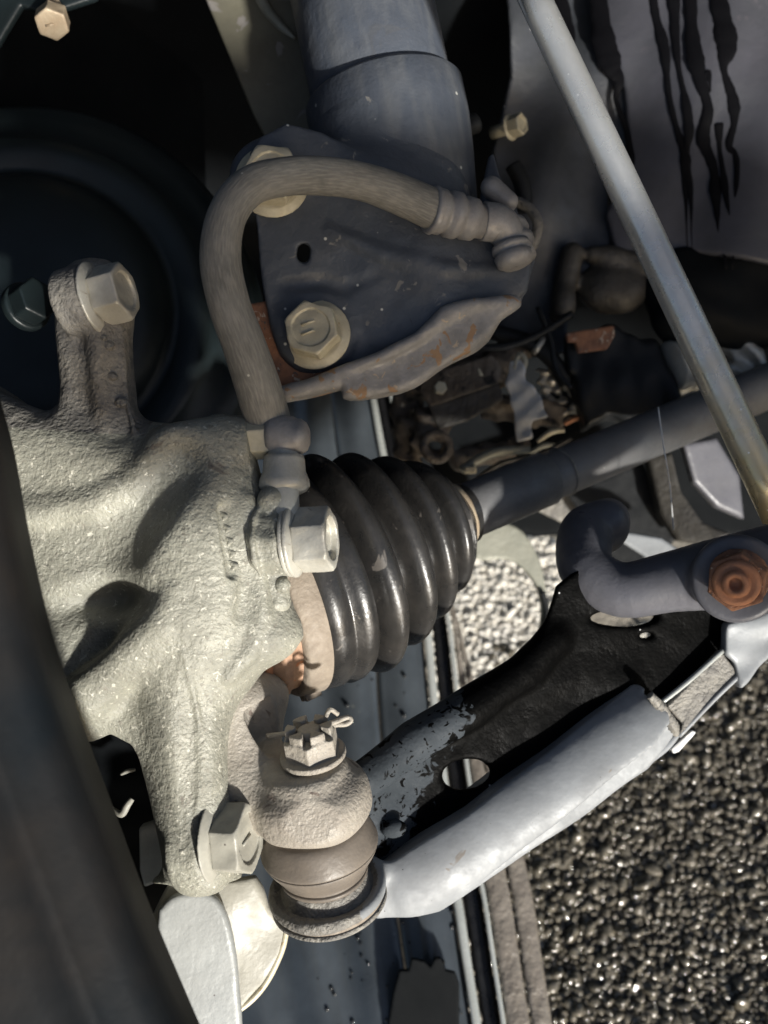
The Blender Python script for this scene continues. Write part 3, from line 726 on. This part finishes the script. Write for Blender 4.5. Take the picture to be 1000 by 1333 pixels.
f = su(10, f, chain([surf(f, *p) - np.array((0, 0, 4)) for p in [(430, 300), (500, 330), (580, 350), (650, 352)]], [8, 10, 10, 6]))
f = wobble(f, 2.0, 130, 3)
solid('clamp_bracket', f, V(290, 120, -330), V(720, 560, -40), 3, 'paint', t)
# lip
lipz = -104
f = su(6, slab([(374, 524), (366, 506), (400, 496), (440, 480), (490, 462), (540, 440), (575, 412), (610, 396), (664, 388), (676, 400), (654, 418), (636, 440), (600, 465), (560, 492), (520, 512), (470, 520), (448, 518), (445, 506), (410, 516)], -112, 22, g=(-.10, .12), c0=(450, 500), rd=11, smooth=2),
       chain([V(380, 512, -98), V(440, 486, -96), (V(500, 464, -92)), V(545, 440, -92), V(580, 410, -96), V(620, 396, -102), V(668, 394, -110)], [6, 8, 9, 9, 9, 9, 7]))
f = sub(5, f, ell(V(590, 444, -82), (42, 18, 12)))
solid('bracket_lip', wobble(f, 2.4, 90, 7), V(340, 360, -190), V(700, 550, -50), 2.5, 'lip', t, label='dusty rust stained lower lip')
solid('bracket_inner_plate', slab([(318, 398), (360, 390), (400, 440), (440, 470), (430, 496), (372, 520), (352, 500), (334, 450)], -122, 8, rd=3), V(290, 370, -180), V(470, 540, -90), 2.5, 'rust', t, label='rusty bare knuckle ear inside the bracket')
for k in range(26):
    pass
# strut bolts
bolt('strut_bolt', 'pale upper strut bolt half hidden behind the brake hose', 'bolt', V(354, 237, -86), (.12, .06, 1), 51, 41, 9, 30, 'zincy', .5, 2.5, 'strut bolts', mark=0)
bolt('strut_bolt', 'cream lower strut bolt with two raised dashes on its hex head', 'bolt', V(411, 436, -106), (-.12, .10, 1), 50, 40, 9, 30, 'zincy', .25, 2.5, 'strut bolts', mark=2, washer=None)
# hose bracket
t = thing('hose_bracket', 'grey tab bracket bolted to the strut side holding the hose end', 'bracket', V(670, 320, -150))
solid('bracket_plate', slab([(636, 205), (642, 200), (650, 230), (668, 262), (682, 300), (696, 340), (684, 380), (676, 398), (664, 390), (656, 350), (640, 310), (624, 262), (630, 232)], -170, 6, rd=3, g=(.4, 0), c0=(660, 300)), V(600, 180, -240), V(720, 420, -110), 2.2, 'paint', t)
lathe('bracket_ring', V(664, 306, -128), (.35, -.8, .35), [(-16, 3), (-16, 24), (-10, 30), (0, 30), (4, 25), (12, 25), (16, 29), (24, 27), (30, 20), (46, 20), (50, 3)], 'crimp', t, 40)
solid('bracket_clip', su(5, cap(V(640, 244, -140), V(662, 262, -136), 16, 14), cap(V(655, 250, -140), V(676, 330, -140), 7, 8)), V(610, 210, -180), V(710, 360, -90), 2, 'crimp', t)

# ================================================================== HOSE
t = thing('brake_hose', 'grey brown ribbed rubber brake hose looping in front of the strut', 'brake hose', V(345, 545, 40))
hp = [(352, 560, 20), (338, 510, 45), (318, 450, 70), (298, 395, 84), (287, 335, 90), (296, 280, 90), (325, 243, 80), (370, 230, 60), (420, 229, 30), (470, 236, -4), (520, 253, -40), (574, 277, -72)]
hr = [30, 30, 28.5, 27.5, 27, 25.5, 25, 24.5, 24.5, 24, 25.5, 26.5]
tube('hose', [V(*p) for p in hp], [r * K(p[2]) for r, p in zip(hr, hp)], 'hose', t, 40, 10)
a = V(566, 274, -68); b = V(640, 292, -104); d = nrm(b - a)
lathe('crimp_sleeve', a, d, [(-8, 25), (-8, 31), (-2, 33), (2, 31), (4, 31), (10, 31), (14, 27), (18, 27), (22, 32), (34, 32), (38, 27), (42, 27), (46, 30), (60, 29), (64, 24), (80, 23), (80, 2)], 'crimp', t, 48)
tube('end_pipe', [V(628, 288, -100), V(650, 292, -106), V(662, 308, -112), V(668, 330, -116)], [27, 27, 24, 22], 'crimp', t, 28)
lathe('end_collar', V(664, 318, -112), (.25, -.9, .1), [(0, 3), (0, 27), (8, 28), (10, 24), (14, 24), (16, 28), (28, 26), (34, 18), (34, 2)], 'crimp', t, 40)

# ================================================================== KNUCKLE
t = thing('steering_knuckle', 'large rough cast iron steering knuckle filling the left side', 'steering knuckle', V(220, 780, 40))
body = slab([(-40, 520), (60, 545), (120, 560), (200, 580), (262, 566), (318, 590), (318, 650), (334, 710), (360, 772), (394, 826), (330, 872), (285, 905), (272, 960), (288, 1020), (312, 1090), (290, 1150), (235, 1168), (212, 1120), (196, 1030), (176, 968), (120, 958), (60, 960), (-60, 900)],
            14, 56, g=(.10, 0.02), c0=(220, 760), rd=36, smooth=3, curv=(-.0004, -.0002))
dome = ell(V(262, 745, 20), (98, 190, 100))
domeL = su(20, ell(V(60, 880, -10), (120, 80, 84)), cap(V(-60, 606, -24), V(196, 610, -12), 74, 60))
ridge = cap(V(-30, 664, 26), V(168, 640, 34), 24, 14)
ridge2 = cap(V(120, 905, 62), V(235, 800, 92), 26, 24)
arm = cap(V(232, 840, 48), V(262, 1120, 44), 50, 44)
boss = cap(V(236, 600, 48), V(286, 584, 36), 48, 42)
bossface = cyl(V(276, 588, 30), (1, .06, -.1), 44, 48, 7)
flange = cap(V(300, 650, 30), V(350, 822, 40), 30, 36)
bossB = cyl(V(310, 706, -8), (1, -.04, .12), 50, 52, 10)
ear = slab([(76, 392), (88, 352), (122, 340), (162, 352), (172, 400), (170, 440), (174, 500), (182, 560), (225, 610), (60, 620), (76, 555), (84, 500), (78, 440)], -8, 34, g=(.05, 0), c0=(130, 450), rd=22, smooth=2)
earb = cyl(V(84, 398, 22), (.95, .2, .2), 44, 44, 9)
earrib = cap(V(130, 420, 24), V(150, 560, 20), 20, 26)
lboss = cyl(V(240, 1096, 36), (.93, .06, .28), 52, 46, 9)
lowlip = cap(V(205, 1162, 20), V(296, 1140, 6), 22, 20)
f = su(30, body, dome, domeL, arm)
f = su(22, f, ridge, ridge2, flange)
f = su(26, f, ear); f = su(14, f, boss); f = su(9, f, earb, earrib, bossface, lboss, lowlip, bossB)
valley = cap(V(222, 596, 112), V(110, 720, 108), 40, 52)
oval = ell(V(122, 786, 76), (60, 21, 50), (nrm((1, .14, 0)), nrm((-.14, 1, 0)), np.array((0, 0, 1.))))
f = sub(24, f, valley, oval)
f = sub(18, f, ell(V(150, 480, 42), (14, 50, 12)), ell(V(250, 1000, 112), (22, 70, 28)))
# raised rim, long rib and recessed casting mark, all laid on the surface as it stands
def onf(pts, dz): return [surf(f, *p) + np.array((0, 0, dz)) for p in pts]
rim = chain(onf([(316, 652), (328, 700), (338, 750), (340, 800), (322, 850), (296, 880)], -5), [11] * 6)
rib = chain(onf([(2, 672), (60, 666), (120, 656), (166, 632), (196, 600)], -6), [15, 17, 16, 14, 8])
rib2 = chain(onf([(98, 900), (150, 862), (206, 812), (226, 770)], -8), [14, 18, 16, 8])
seam = onf([(238, 850), (252, 900), (262, 960), (262, 1010), (256, 1060)], -1.2); seam2 = onf([(152, 400), (158, 460), (164, 520), (176, 566)], -1)
f0 = f; f = su(4, f, chain(seam, [3.5] * 5), chain(seam2, [4] * 4)); f = su(9, f, rim); f = su(16, f, rib, rib2)
f = sub(6, f, chain(onf([(300, 660), (312, 710), (322, 760), (318, 800)], 7), [10] * 4))
mkp = onf([(290, 664), (296, 700), (304, 745)], 0)
f = sub(3, f, chain([q + np.array((0, 0, 2)) for q in mkp], [9, 10, 9]))
f = sub(3, f, slab([(120, 968), (175, 966), (185, 1000), (205, 1062), (212, 1112), (190, 1154), (120, 1150)], 30, 140, rd=10, smooth=2))
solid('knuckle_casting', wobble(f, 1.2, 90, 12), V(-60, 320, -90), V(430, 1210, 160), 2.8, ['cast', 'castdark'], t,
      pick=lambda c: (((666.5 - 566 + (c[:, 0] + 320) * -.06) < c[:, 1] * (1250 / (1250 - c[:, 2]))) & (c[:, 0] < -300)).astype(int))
for k, (x, y) in enumerate([(290, 672), (294, 688), (297, 704), (300, 720), (303, 736)]):
    q = surf(f, x, y)
    solid('cast_mark', su(3, cap(q + np.array((-4, 4, 0)), q + np.array((4, 0, 1)), 3.2), cap(q + np.array((4, 0, 1)), q + np.array((-1, -6, 0)), 3)), q - 14, q + 14, 1.5, 'cast', t)
for (x, y, r) in ((140, 450, 7), (146, 490, 6), (158, 524, 7), (135, 440, 4)):
    q = surf(f, x, y)
    solid('cast_pip', ell(q, (r * 1.3, r, 6)), q - 16, q + 16, 2, 'castdark', t)
# knuckle bolts
bolt('caliper_bolt', 'upper caliper bolt with a large flanged head on the dark knuckle ear', 'bolt', V(124, 389, 30), (.95, .2, .2), 47, 38, 9, 36, 'zinc', .1, 4, 'caliper bolts')
bolt('caliper_bolt', 'lower caliper bolt with a pale flanged head at the foot of the knuckle', 'bolt', V(284, 1090, 52), (.93, .06, .28), 56, 46, 9, 36, 'cream', .1, 4, 'caliper bolts', mark=1)
# lower bracket tab above bolt
t = thing('retainer_tab', 'small pale cast tab with a pimple just above the lower caliper bolt', 'tab', V(313, 1020, 20))
solid('tab_body', su(5, slab([(298, 998), (312, 992), (326, 1000), (328, 1040), (318, 1050), (306, 1046), (302, 1020)], 28, 8, rd=5, smooth=2), ell(V(313, 1030, 36), (8, 9, 7))), V(280, 975, 0), V(345, 1070, 60), 1.8, 'cast_brown', t)

# ---- brake union at the knuckle
t = thing('bleeder_screw', 'bleeder screw with a grimy grey rubber cap beside the knuckle boss', 'bleeder screw', V(350, 566, 30))
d = nrm((1, .06, .12))
b0 = V(324, 572, 34)
solid('hex', hexa(b0, d, 27, 32, .2, 2), *bb(b0, b0 + d * 36, pad=34), 1.6, 'zincy', t)
solid('neck', cyl(b0 - d * 6, d, 18, 56, 2), *bb(b0 - d * 6, b0 + d * 50, pad=24), 1.6, 'zincy', t)
lathe('rubber_cap', b0 + d * 28, nrm((1, .02, .2)), [(0, 16), (0, 26), (8, 28), (20, 27), (30, 25), (36, 22), (40, 22), (46, 18), (50, 10), (51, 1)], 'crimp', t, 40, wob=1.2)
t = thing('hose_fitting', 'beige hose end collar tucked behind the bleeder screw', 'fitting', V(352, 545, 6))
lathe('collar', V(352, 560, 14), (-.05, 1, .1), [(-6, 2), (-6, 27), (0, 30), (12, 30), (16, 27), (16, 2)], 'zincy', t, 40)
t = thing('brake_pipe_elbow', 'pale pipe elbow with a flared collar dropping to the banjo bolt', 'pipe', V(368, 640, 30))
tube('elbow', [V(368, 590, 44), V(370, 620, 56), V(370, 660, 66), V(370, 690, 68)], [20, 19, 19, 22], 'zinc', t, 28)
lathe('collar', V(370, 594, 46), (.02, -1, .12), [(0, 2), (0, 25), (6, 26), (20, 27), (30, 31), (38, 32), (44, 28), (48, 20), (48, 2)], 'zinc', t, 40)
t = thing('banjo_fitting', 'pale cast banjo union clamped against the knuckle under the pipe elbow', 'banjo fitting', V(366, 705, 30))
d = nrm((1, .08, .20)); b0 = V(334, 708, 56)
f = su(5, cyl(b0, d, 43, 40, 5), cyl(b0 + d * 8, d, 49, 6, 2), cap(b0 + d * 22 + np.array((0, 20, 0)), b0 + d * 20 + np.array((2, 52, 8)), 21, 19))
f = su(5, f, cap(b0 + d * 20 + np.array((0, -40, 0)), b0 + d * 26 + np.array((0, -72, 0)), 19, 17))
solid('union_body', wobble(f, 1.2, 36, 4), *bb(b0 - d * 4, b0 + d * 50, b0 + np.array((20, -95, 0)), b0 + np.array((20, 75, 0)), pad=52), 1.8, 'cast', t)
solid('peg', ell(V(368, 762, 74), (10, 10, 9)), V(345, 740, 55), V(392, 785, 95), 1.6, 'cast', t)
bolt('banjo_bolt', 'banjo bolt with a hollow hex head in front of the black rubber boot', 'bolt', b0 + d * 40, d, 45, 41, 10, 42, 'zinc', .1, 9, washer=(44, 6, 'zinc'), shank=10)

# pin behind the boss
t = thing('locating_pin', 'short dark pin under the knuckle boss', 'pin', V(335, 640, 10))
tube('pin', [V(300, 640, -20), V(338, 640, -6), V(356, 660, -10)], [24, 24, 16], 'castdark', t, 20)

# ================================================================== CV BOOT / SHAFT
ac = V(478, 720, -215); ad = nrm((.84, .335, -.42)); BK = K(-215)
def bp(t_): return ac + ad * t_ * BK
t = thing('rubber_boot', 'black pleated rubber boot over the drive shaft joint', 'rubber boot', ac)
prof = [(-130, 120), (-128, 137), (-104, 139), (-100, 136), (-96, 136), (-90, 142), (-80, 144), (-70, 141), (-66, 128)]
folds = [(-66, -12, 147), (-12, 38, 132), (38, 80, 114), (80, 119, 95)]
for i, (t0, t1, rc) in enumerate(folds):
    for k in range(13):
        a_ = -1 + 2 * k / 12.0
        if k == 0 and i: continue
        prof.append(((t0 + t1) / 2 + (t1 - t0) / 2 * a_ * (1 - .06 * abs(a_)), rc * (1 - .33 * abs(a_) ** 2.4) - 3 * a_))
prof += [(122, 74), (134, 58), (140, 50), (144, 45), (150, 43), (160, 42)]
lathe('bellows', ac, ad, [(a_ * BK, b_ * BK) for a_, b_ in prof], 'boot', t, 160, wob=2.0)
lathe('large_clamp', ac, ad, [(a_ * BK, b_ * BK) for a_, b_ in [(-160, 116), (-160, 127), (-156, 131), (-130, 136), (-126, 133), (-124, 120)]], 'band', t, 128)
cu, cv, _ = frame(ad)
an = -1.75; cdn = cu * math.cos(an) + cv * math.sin(an)
for k_ in (-1, 1):
    q = bp(-142) + cdn * 134 * BK + np.cross(ad, cdn) * 9 * k_
    solid('clamp_ear', box(q, (13, 4, 7), (ad, np.cross(ad, cdn), cdn), 2), q - 30, q + 30, 1.6, 'band', t)
lathe('small_clamp', ac, ad, [(a_ * BK, b_ * BK) for a_, b_ in [(132, 40), (132, 44), (135, 47), (146, 47), (150, 44), (150, 36)]], 'bandy', t, 64)
t = thing('outer_joint', 'rust orange outer joint housing peeking below the knuckle', 'joint', bp(-190))
lathe('joint_housing', ac, ad, [(a_ * BK, b_ * BK) for a_, b_ in [(-250, 30), (-250, 90), (-215, 98), (-204, 110), (-192, 111), (-186, 122), (-176, 124), (-172, 118), (-156, 120)]], 'rusttan', t, 96)
lathe('joint_ring', ac, ad, [(a_ * BK, b_ * BK) for a_, b_ in [(-206, 102), (-206, 112), (-196, 113), (-195, 104)]], 'rustbright', t, 96)
t = thing('drive_shaft', 'dark grey drive shaft running up to the right edge behind the slanting rod', 'drive shaft', bp(400))
tube('shaft', [bp(140), bp(350), bp(560), bp(900)], [39, 41, 42, 44], 'shaft', t, 48, 8)
tube('shaft_sleeve', [bp(150), bp(152), bp(250), bp(300), bp(303)], [43, 45, 46, 46, 42], 'shaft', t, 48, sm=False)
lathe('shaft_seam', bp(330), ad, [(-2, 40), (-1, 43.2), (2, 43.2), (3, 40)], 'castdark', t, 48)
t = thing('hanging_thread', 'fine pale thread hanging down in front of the drive shaft', 'thread', V(866, 560, -280))
tube('thread', [V(857, 530, -285), V(864, 580, -275), V(872, 630, -280), V(877, 690, -300)], [1.1] * 4, 'white', t, 6)

# ================================================================== BALL JOINT
ba = nrm((-.13, .92, .30)); bc = V(418, 1110, 0)
def jp(t_): return bc + ba * t_
t = thing('ball_joint_arm', 'brown grey rough cast arm and rounded boss clamped over the ball joint', 'cast arm', V(380, 1030, 0))  # lower arm of the knuckle with the ball joint boss
f = su(24, cyl(jp(44), ba, 76, 72, 30), cap(V(322, 1026, -6), V(400, 1034, 0), 54, 54), cap(V(312, 920, -14), V(322, 1030, -4), 48, 50), cap(V(346, 905, -46), V(300, 960, -30), 28, 40))
f = su(16, f, cyl(jp(96), ba, 50, 36, 10), cap(V(300, 1040, -20), V(400, 1040, 0), 50, 50), cap(V(300, 920, -20), V(310, 1040, -20), 50, 50))
f = su(10, f, cap(V(352, 905, -52), V(345, 1000, -40), 20, 16))
f = sub(6, f, box(jp(158), (200, 30, 200), (nrm(np.cross(ba, (0, 0, 1))), ba, nrm(np.cross(np.cross(ba, (0, 0, 1)), ba))), rd=4) if False else cyl(V(352, 972, 0), nrm((-.13, .92, .30)), 24, 60, 4))
solid('arm_casting', wobble(f, 1.6, 90, 8), V(250, 850, -140), V(510, 1110, 90), 2.6, 'cast_brown', t)
cr = [V(288, 915, 20), V(302, 925, 26), V(314, 948, 28), V(306, 975, 32), V(298, 990, 30)]
tube('casting_flash', cr, [2.5, 4, 5, 4, 2], 'cast_brown', t, 8)
t = thing('castle_nut', 'castellated nut with slots on top of the ball joint stud', 'nut', jp(150))
c0 = jp(148) + np.array((12, 0, -6))
f = su(2, hexa(c0, ba, 36, 28, .35, 2), cyl(c0 - ba * 6, ba, 42, 8, 2), cyl(c0 + ba * 24, ba, 30, 15, 2))
F = frame(ba)
for k in range(3):
    an = .35 + math.pi / 6 + k * math.pi / 3
    u = F[0] * math.cos(an) + F[1] * math.sin(an); v = np.cross(ba, u)
    f = sub(1, f, box(c0 + ba * 37, (60, 5, 11), (u, v, ba), 1))
f = sub(1, f, cyl(c0 + ba * 26, ba, 16, 40, 1))
solid('nut_body', f, *bb(c0 - ba * 10, c0 + ba * 50, pad=52), 1.4, 'cast_brown', t)
solid('stud_end', cyl(c0, ba, 14.5, 36, 3), *bb(c0, c0 + ba * 50, pad=24), 1.6, 'cast_brown', t)
t = thing('split_pin', 'bent wire split pin through the castellated nut', 'split pin', c0 + ba * 36)
q = c0 + ba * 34
tube('pin_leg', [V(348, 958, 20), V(380, 954, 40), V(412, 948, 46), V(436, 940, 36), V(452, 934, 26), V(457, 938, 26), V(450, 943, 28), V(436, 944, 34), V(420, 950, 46)], [3.2, 3.4, 3.6, 3.4, 3.4, 3.2, 3.2, 3.2, 3.0], 'cast_brown', t, 10, 6)
tube('pin_leg', [V(440, 930, 34), V(430, 924, 40), V(424, 934, 44)], [3, 3, 3], 'cast_brown', t, 8)
t = thing('ball_joint_boot', 'brown grey flared rubber dust boot of the ball joint', 'dust boot', jp(20))
pf = [(54, 40), (50, 58), (44, 66), (30, 72), (18, 76), (13, 76.5), (11, 74), (9, 75.5), (-4, 69), (-18, 60), (-22, 59), (-25, 55), (-27, 58), (-32, 57), (-35, 50), (-40, 48)]
lathe('boot_skirt', bc, ba, [tuple(p) for p in spline([(a_, b_, 0) for a_, b_ in pf], 3)[:, :2]], 'rubberb', t, 96, wob=.5)
t = thing('ball_joint', 'round ball joint housing pressed into the control arm end', 'ball joint', jp(-70))
lathe('neck_ring', bc, ba, [(-32, 40), (-32, 53), (-38, 56), (-46, 57), (-52, 62), (-62, 62)], 'castdark', t, 64)
lathe('joint_cup', bc, ba, [(-62, 72), (-68, 74), (-76, 73), (-82, 68), (-86, 58), (-88, 2)], 'band', t, 96)
lathe('joint_rim', bc, ba, [(-68, 68), (-69, 76), (-74, 77), (-77, 74), (-77, 60)], 'castdark', t, 96)

# ================================================================== CONTROL ARM
t = thing('control_arm', 'stamped steel lower control arm with a dark web and pale rolled edge', 'control arm', V(640, 1000, -120))
G = (-.30, .10)
web = slab([(400, 1130), (450, 1010), (484, 985), (590, 918), (660, 874), (700, 838), (712, 800), (724, 762), (760, 735), (1040, 735), (1040, 830), (940, 890), (870, 960), (760, 1050), (620, 1150), (520, 1180), (440, 1190)], -60, 9, c0=(470, 1100), rd=5, zf=lambda x, y: -60 + G[0] * (x - V(470, 1100, -60)[0]) + G[1] * (y - V(470, 1100, -60)[1]) - 26 * np.clip((x + 40) / 80, 0, 1))
x0, y0, _ = V(470, 1100, -60)
zc = lambda x, y: -60 + G[0] * (x - x0) + G[1] * (y - y0)
def on(px, py, dz=0):
    q = V(px, py, -60)
    for _ in range(8): q = V(px, py, zc(q[0], q[1]) + dz)
    return q
up = chain([on(474, 1012, -6), on(540, 966, -6), on(612, 922, -8), on(680, 876, -12), on(722, 835, -20)], [26, 30, 30, 26, 22])
f = su(18, web, up)
f = sub(4, f, ell(on(612, 1013), (40, 26, 60)))
f = sub(10, f, ell(on(700, 960, 26), (150, 44, 22), (nrm((.82, .57, 0)), nrm((-.57, .82, 0)), np.array((0, 0, 1.)))))
f = su(3, f, ell(on(512, 1080, 6), (17, 12, 10)))
f = sub(3, f, ell(on(825, 806), (62, 15, 60)), ell(on(848, 830), (10, 4, 60)))
wv = f
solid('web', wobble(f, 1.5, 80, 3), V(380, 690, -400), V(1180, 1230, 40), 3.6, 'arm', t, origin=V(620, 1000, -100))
pr = [on(446, 1162, 0), on(484, 1164, 6), on(524, 1150, 8), on(580, 1120, 10), on(640, 1084, 10), on(730, 1027, 10), on(800, 980, 10), on(850, 946, 8)]
pr = [q - np.array((0, 0, 34)) for q in pr]
edge_f = chain(pr, [40, 60, 70, 74, 74, 74, 74, 72])
trim = slab([(404, 1186), (420, 1164), (470, 1142), (520, 1114), (560, 1092), (610, 1066), (720, 996), (800, 944), (852, 910), (890, 918), (892, 955), (868, 982), (800, 1030), (720, 1088), (640, 1141), (600, 1172), (572, 1192), (530, 1207), (480, 1204), (440, 1200)], -60, 200, rd=9)
e0 = edge_f
edge_f = lambda P: np.maximum(e0(P), trim(P))
skirt = slab([(462, 1192), (480, 1203), (530, 1206), (572, 1188), (640, 1140), (720, 1088), (800, 1030), (868, 980), (886, 950), (868, 930), (800, 960), (700, 1030), (600, 1100), (520, 1150)], -50, 12, g=G, c0=(470, 1100), rd=8, smooth=2)
seat = cyl(jp(-68), ba, 78, 20, 8)
f = su(10, edge_f, skirt)
f = sub(5, f, slab([(838, 1060), (850, 1000), (884, 955), (868, 925), (840, 905), (870, 840), (980, 900), (960, 1050)], -150, 200, rd=3))
f = su(26, f, seat)
f = sub(3, f, cyl(jp(-130), ba, 56, 220, 3), cyl(jp(-51), ba, 66, 90, 3))
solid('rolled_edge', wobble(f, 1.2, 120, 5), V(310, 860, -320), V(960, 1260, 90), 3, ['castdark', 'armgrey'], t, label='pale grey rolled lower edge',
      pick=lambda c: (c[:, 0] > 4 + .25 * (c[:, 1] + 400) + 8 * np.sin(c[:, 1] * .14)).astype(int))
tube('pinch_seam', [on(884, 952, 6), on(866, 972, 10), on(838, 994, 12), on(800, 1020, 14)], [5, 7, 6, 2], 'armgrey', t, 12)
tube('weld_bead', [on(846, 905, 34), on(858, 918, 32), on(868, 930, 30), on(876, 944, 26), on(880, 956, 18)], [5, 8, 6.5, 8, 5], 'castdark', t, 14, 8, ripple=lambda s, a: .18 * math.sin(s * .9))
# end bracket to the right
solid('end_bracket', slab([(866, 918), (936, 846), (962, 880), (880, 960), (886, 940)], -190, 10, g=(-.2, 0), c0=(910, 900), rd=3), V(840, 820, -280), V(990, 990, -120), 2.6, 'castdark', t)
tube('bracket_flange', [V(862, 914, -176), V(900, 884, -182), V(942, 846, -190)], [4, 4.5, 4], 'chrome', t, 10)
tube('bracket_flange', [V(884, 958, -178), V(930, 910, -184), V(968, 874, -192)], [4, 4, 4], 'armgrey', t, 10)
solid('end_plate', wobble(slab([(930, 836), (945, 812), (985, 800), (1050, 770), (1050, 830), (1004, 850), (962, 892), (952, 862)], -196, 12, g=(-.2, 0), c0=(960, 850), rd=5), 3, 60, 3), V(910, 740, -300), V(1090, 920, -140), 2.8, 'armgrey', t)
solid('end_tab', slab([(872, 974), (900, 950), (906, 953), (884, 978), (876, 981)], -200, 4, rd=2), V(850, 935, -220), V(925, 995, -180), 1.8, 'white', t)

# ================================================================== STABILISER BAR + ROD
t = thing('stabiliser_bar', 'dark grey bent stabiliser bar with a flattened eye at the right', 'stabiliser bar', V(850, 760, -240))
kp = [V(784, 688, -260), V(766, 692, -240), V(760, 714, -205), V(766, 744, -170), V(810, 768, -145), V(870, 758, -125), V(930, 748, -110), V(1000, 738, -100), V(1060, 730, -100)]
kr = [40, 42, 42, 40, 40, 43, 50, 58, 61]
f = chain(list(spline(kp, 4)), list(spline([(r, 0, 0) for r in kr], 4)[:, 0]))
f = su(10, f, cap(V(788, 680, -245), V(792, 676, -285), 36, 34))
f = su(14, f, cyl(V(958, 752, -61), (-.25, -.05, 1), 60, 22, 8))
solid('bar', f, V(690, 610, -360), V(1140, 870, 10), 3, 'stab', t)
bolt('stabiliser_bolt', 'rust orange nut and stud end on the eye of the stabiliser bar', 'nut', V(962, 752, -35), (-.42, -.12, .9), 40, 40, 6, 30, 'rust', .9, 0)
d = nrm((-.42, -.12, .9)); b0 = V(962, 752, -35) + d * 34
t = thing('stud_end', 'orange rusted hollow stud end poking out of the nut at the right', 'stud', b0)
lathe('stud_ring', b0, d, [(0, 30), (2, 31), (8, 29), (10, 24), (8, 20), (11, 17), (16, 17), (17, 9), (8, 8), (8, .5)], 'rustbright', t, 40)

t = thing('link_rod', 'long straight bare steel rod slanting from top centre to the right edge', 'rod', V(1000, 640, -100))
A = V(678, -40, 60); B = V(1016, 672, 0)
tube('rod_shaft', [A + (B - A) * k_ / 12 for k_ in range(13)], [19.5 + 4.2 * k_ / 12 for k_ in range(13)], 'rod', t, 48, sm=False)

# ================================================================== LOWER LEFT PLATE
t = thing('splash_shield', 'pale cream splash shield with a rolled rim and a grey paddle at the bottom left', 'splash shield', V(290, 1260, -40))
solid('shield_plate', wobble(slab([(220, 1150), (330, 1142), (348, 1180), (374, 1206), (366, 1236), (344, 1278), (316, 1308), (268, 1330), (240, 1420), (180, 1420), (190, 1200)], -60, 6, g=(-.25, 0), c0=(290, 1240), rd=3, curv=(-.001, 0)), 3, 120, 3), V(140, 1110, -160), V(410, 1430, 20), 3, 'cream', t)
tube('rolled_rim', [V(374, 1204, -84), V(366, 1238, -80), V(344, 1282, -74), V(314, 1312, -66), V(270, 1334, -58), V(200, 1344, -50)], [4, 5, 5, 5, 5, 5], 'zincy', t, 12)
solid('paddle', slab([(206, 1200), (212, 1178), (232, 1162), (268, 1160), (290, 1178), (304, 1220), (312, 1290), (306, 1360), (200, 1360)], -30, 8, g=(-.1, 0), c0=(260, 1240), rd=6, smooth=3), V(180, 1130, -80), V(340, 1380, 20), 2.6, 'plate', t, label='smooth light grey paddle')

# ================================================================== TYRE
t = thing('tyre', 'blurred dark tyre sidewall along the left edge close to the viewer', 'tyre', V(0, 1100, 380))
path = spline([(-96, 330), (-50, 470), (-22, 570), (2, 700), (34, 840), (78, 970), (126, 1100), (178, 1240), (228, 1360), (276, 1470), (318, 1570)], 5)
prof = [(-10, -60), (0, -20), (-6, 4), (-20, 14), (-40, 16), (-48, 24), (-60, 30), (-72, 22), (-100, 26), (-150, 40), (-220, 50), (-300, 40), (-420, 0), (-520, -120), (-400, -260), (-100, -220), (-20, -120)]
vs, fs = [], []
for i, p in enumerate(path):
    q = path[min(i + 1, len(path) - 1)] - path[max(i - 1, 0)]; nn = nrm((-q[1], q[0])); nn = nn if nn[0] > 0 else -nn
    base = V(p[0], p[1], 360); zb = 360 + 0
    nv = np.array((nn[0], -nn[1], 0))
    for (u, z) in prof: vs.append(base + nv * u * .9 + np.array((0, 0, z)))
m_ = len(prof)
for i in range(len(path) - 1):
    for k in range(m_): fs.append((i * m_ + k, i * m_ + (k + 1) % m_, (i + 1) * m_ + (k + 1) % m_, (i + 1) * m_ + k))
fs.append(tuple(range(m_))); fs.append(tuple((len(path) - 1) * m_ + k for k in range(m_))[::-1])
mesh('sidewall', vs, fs, 'tyre', t)
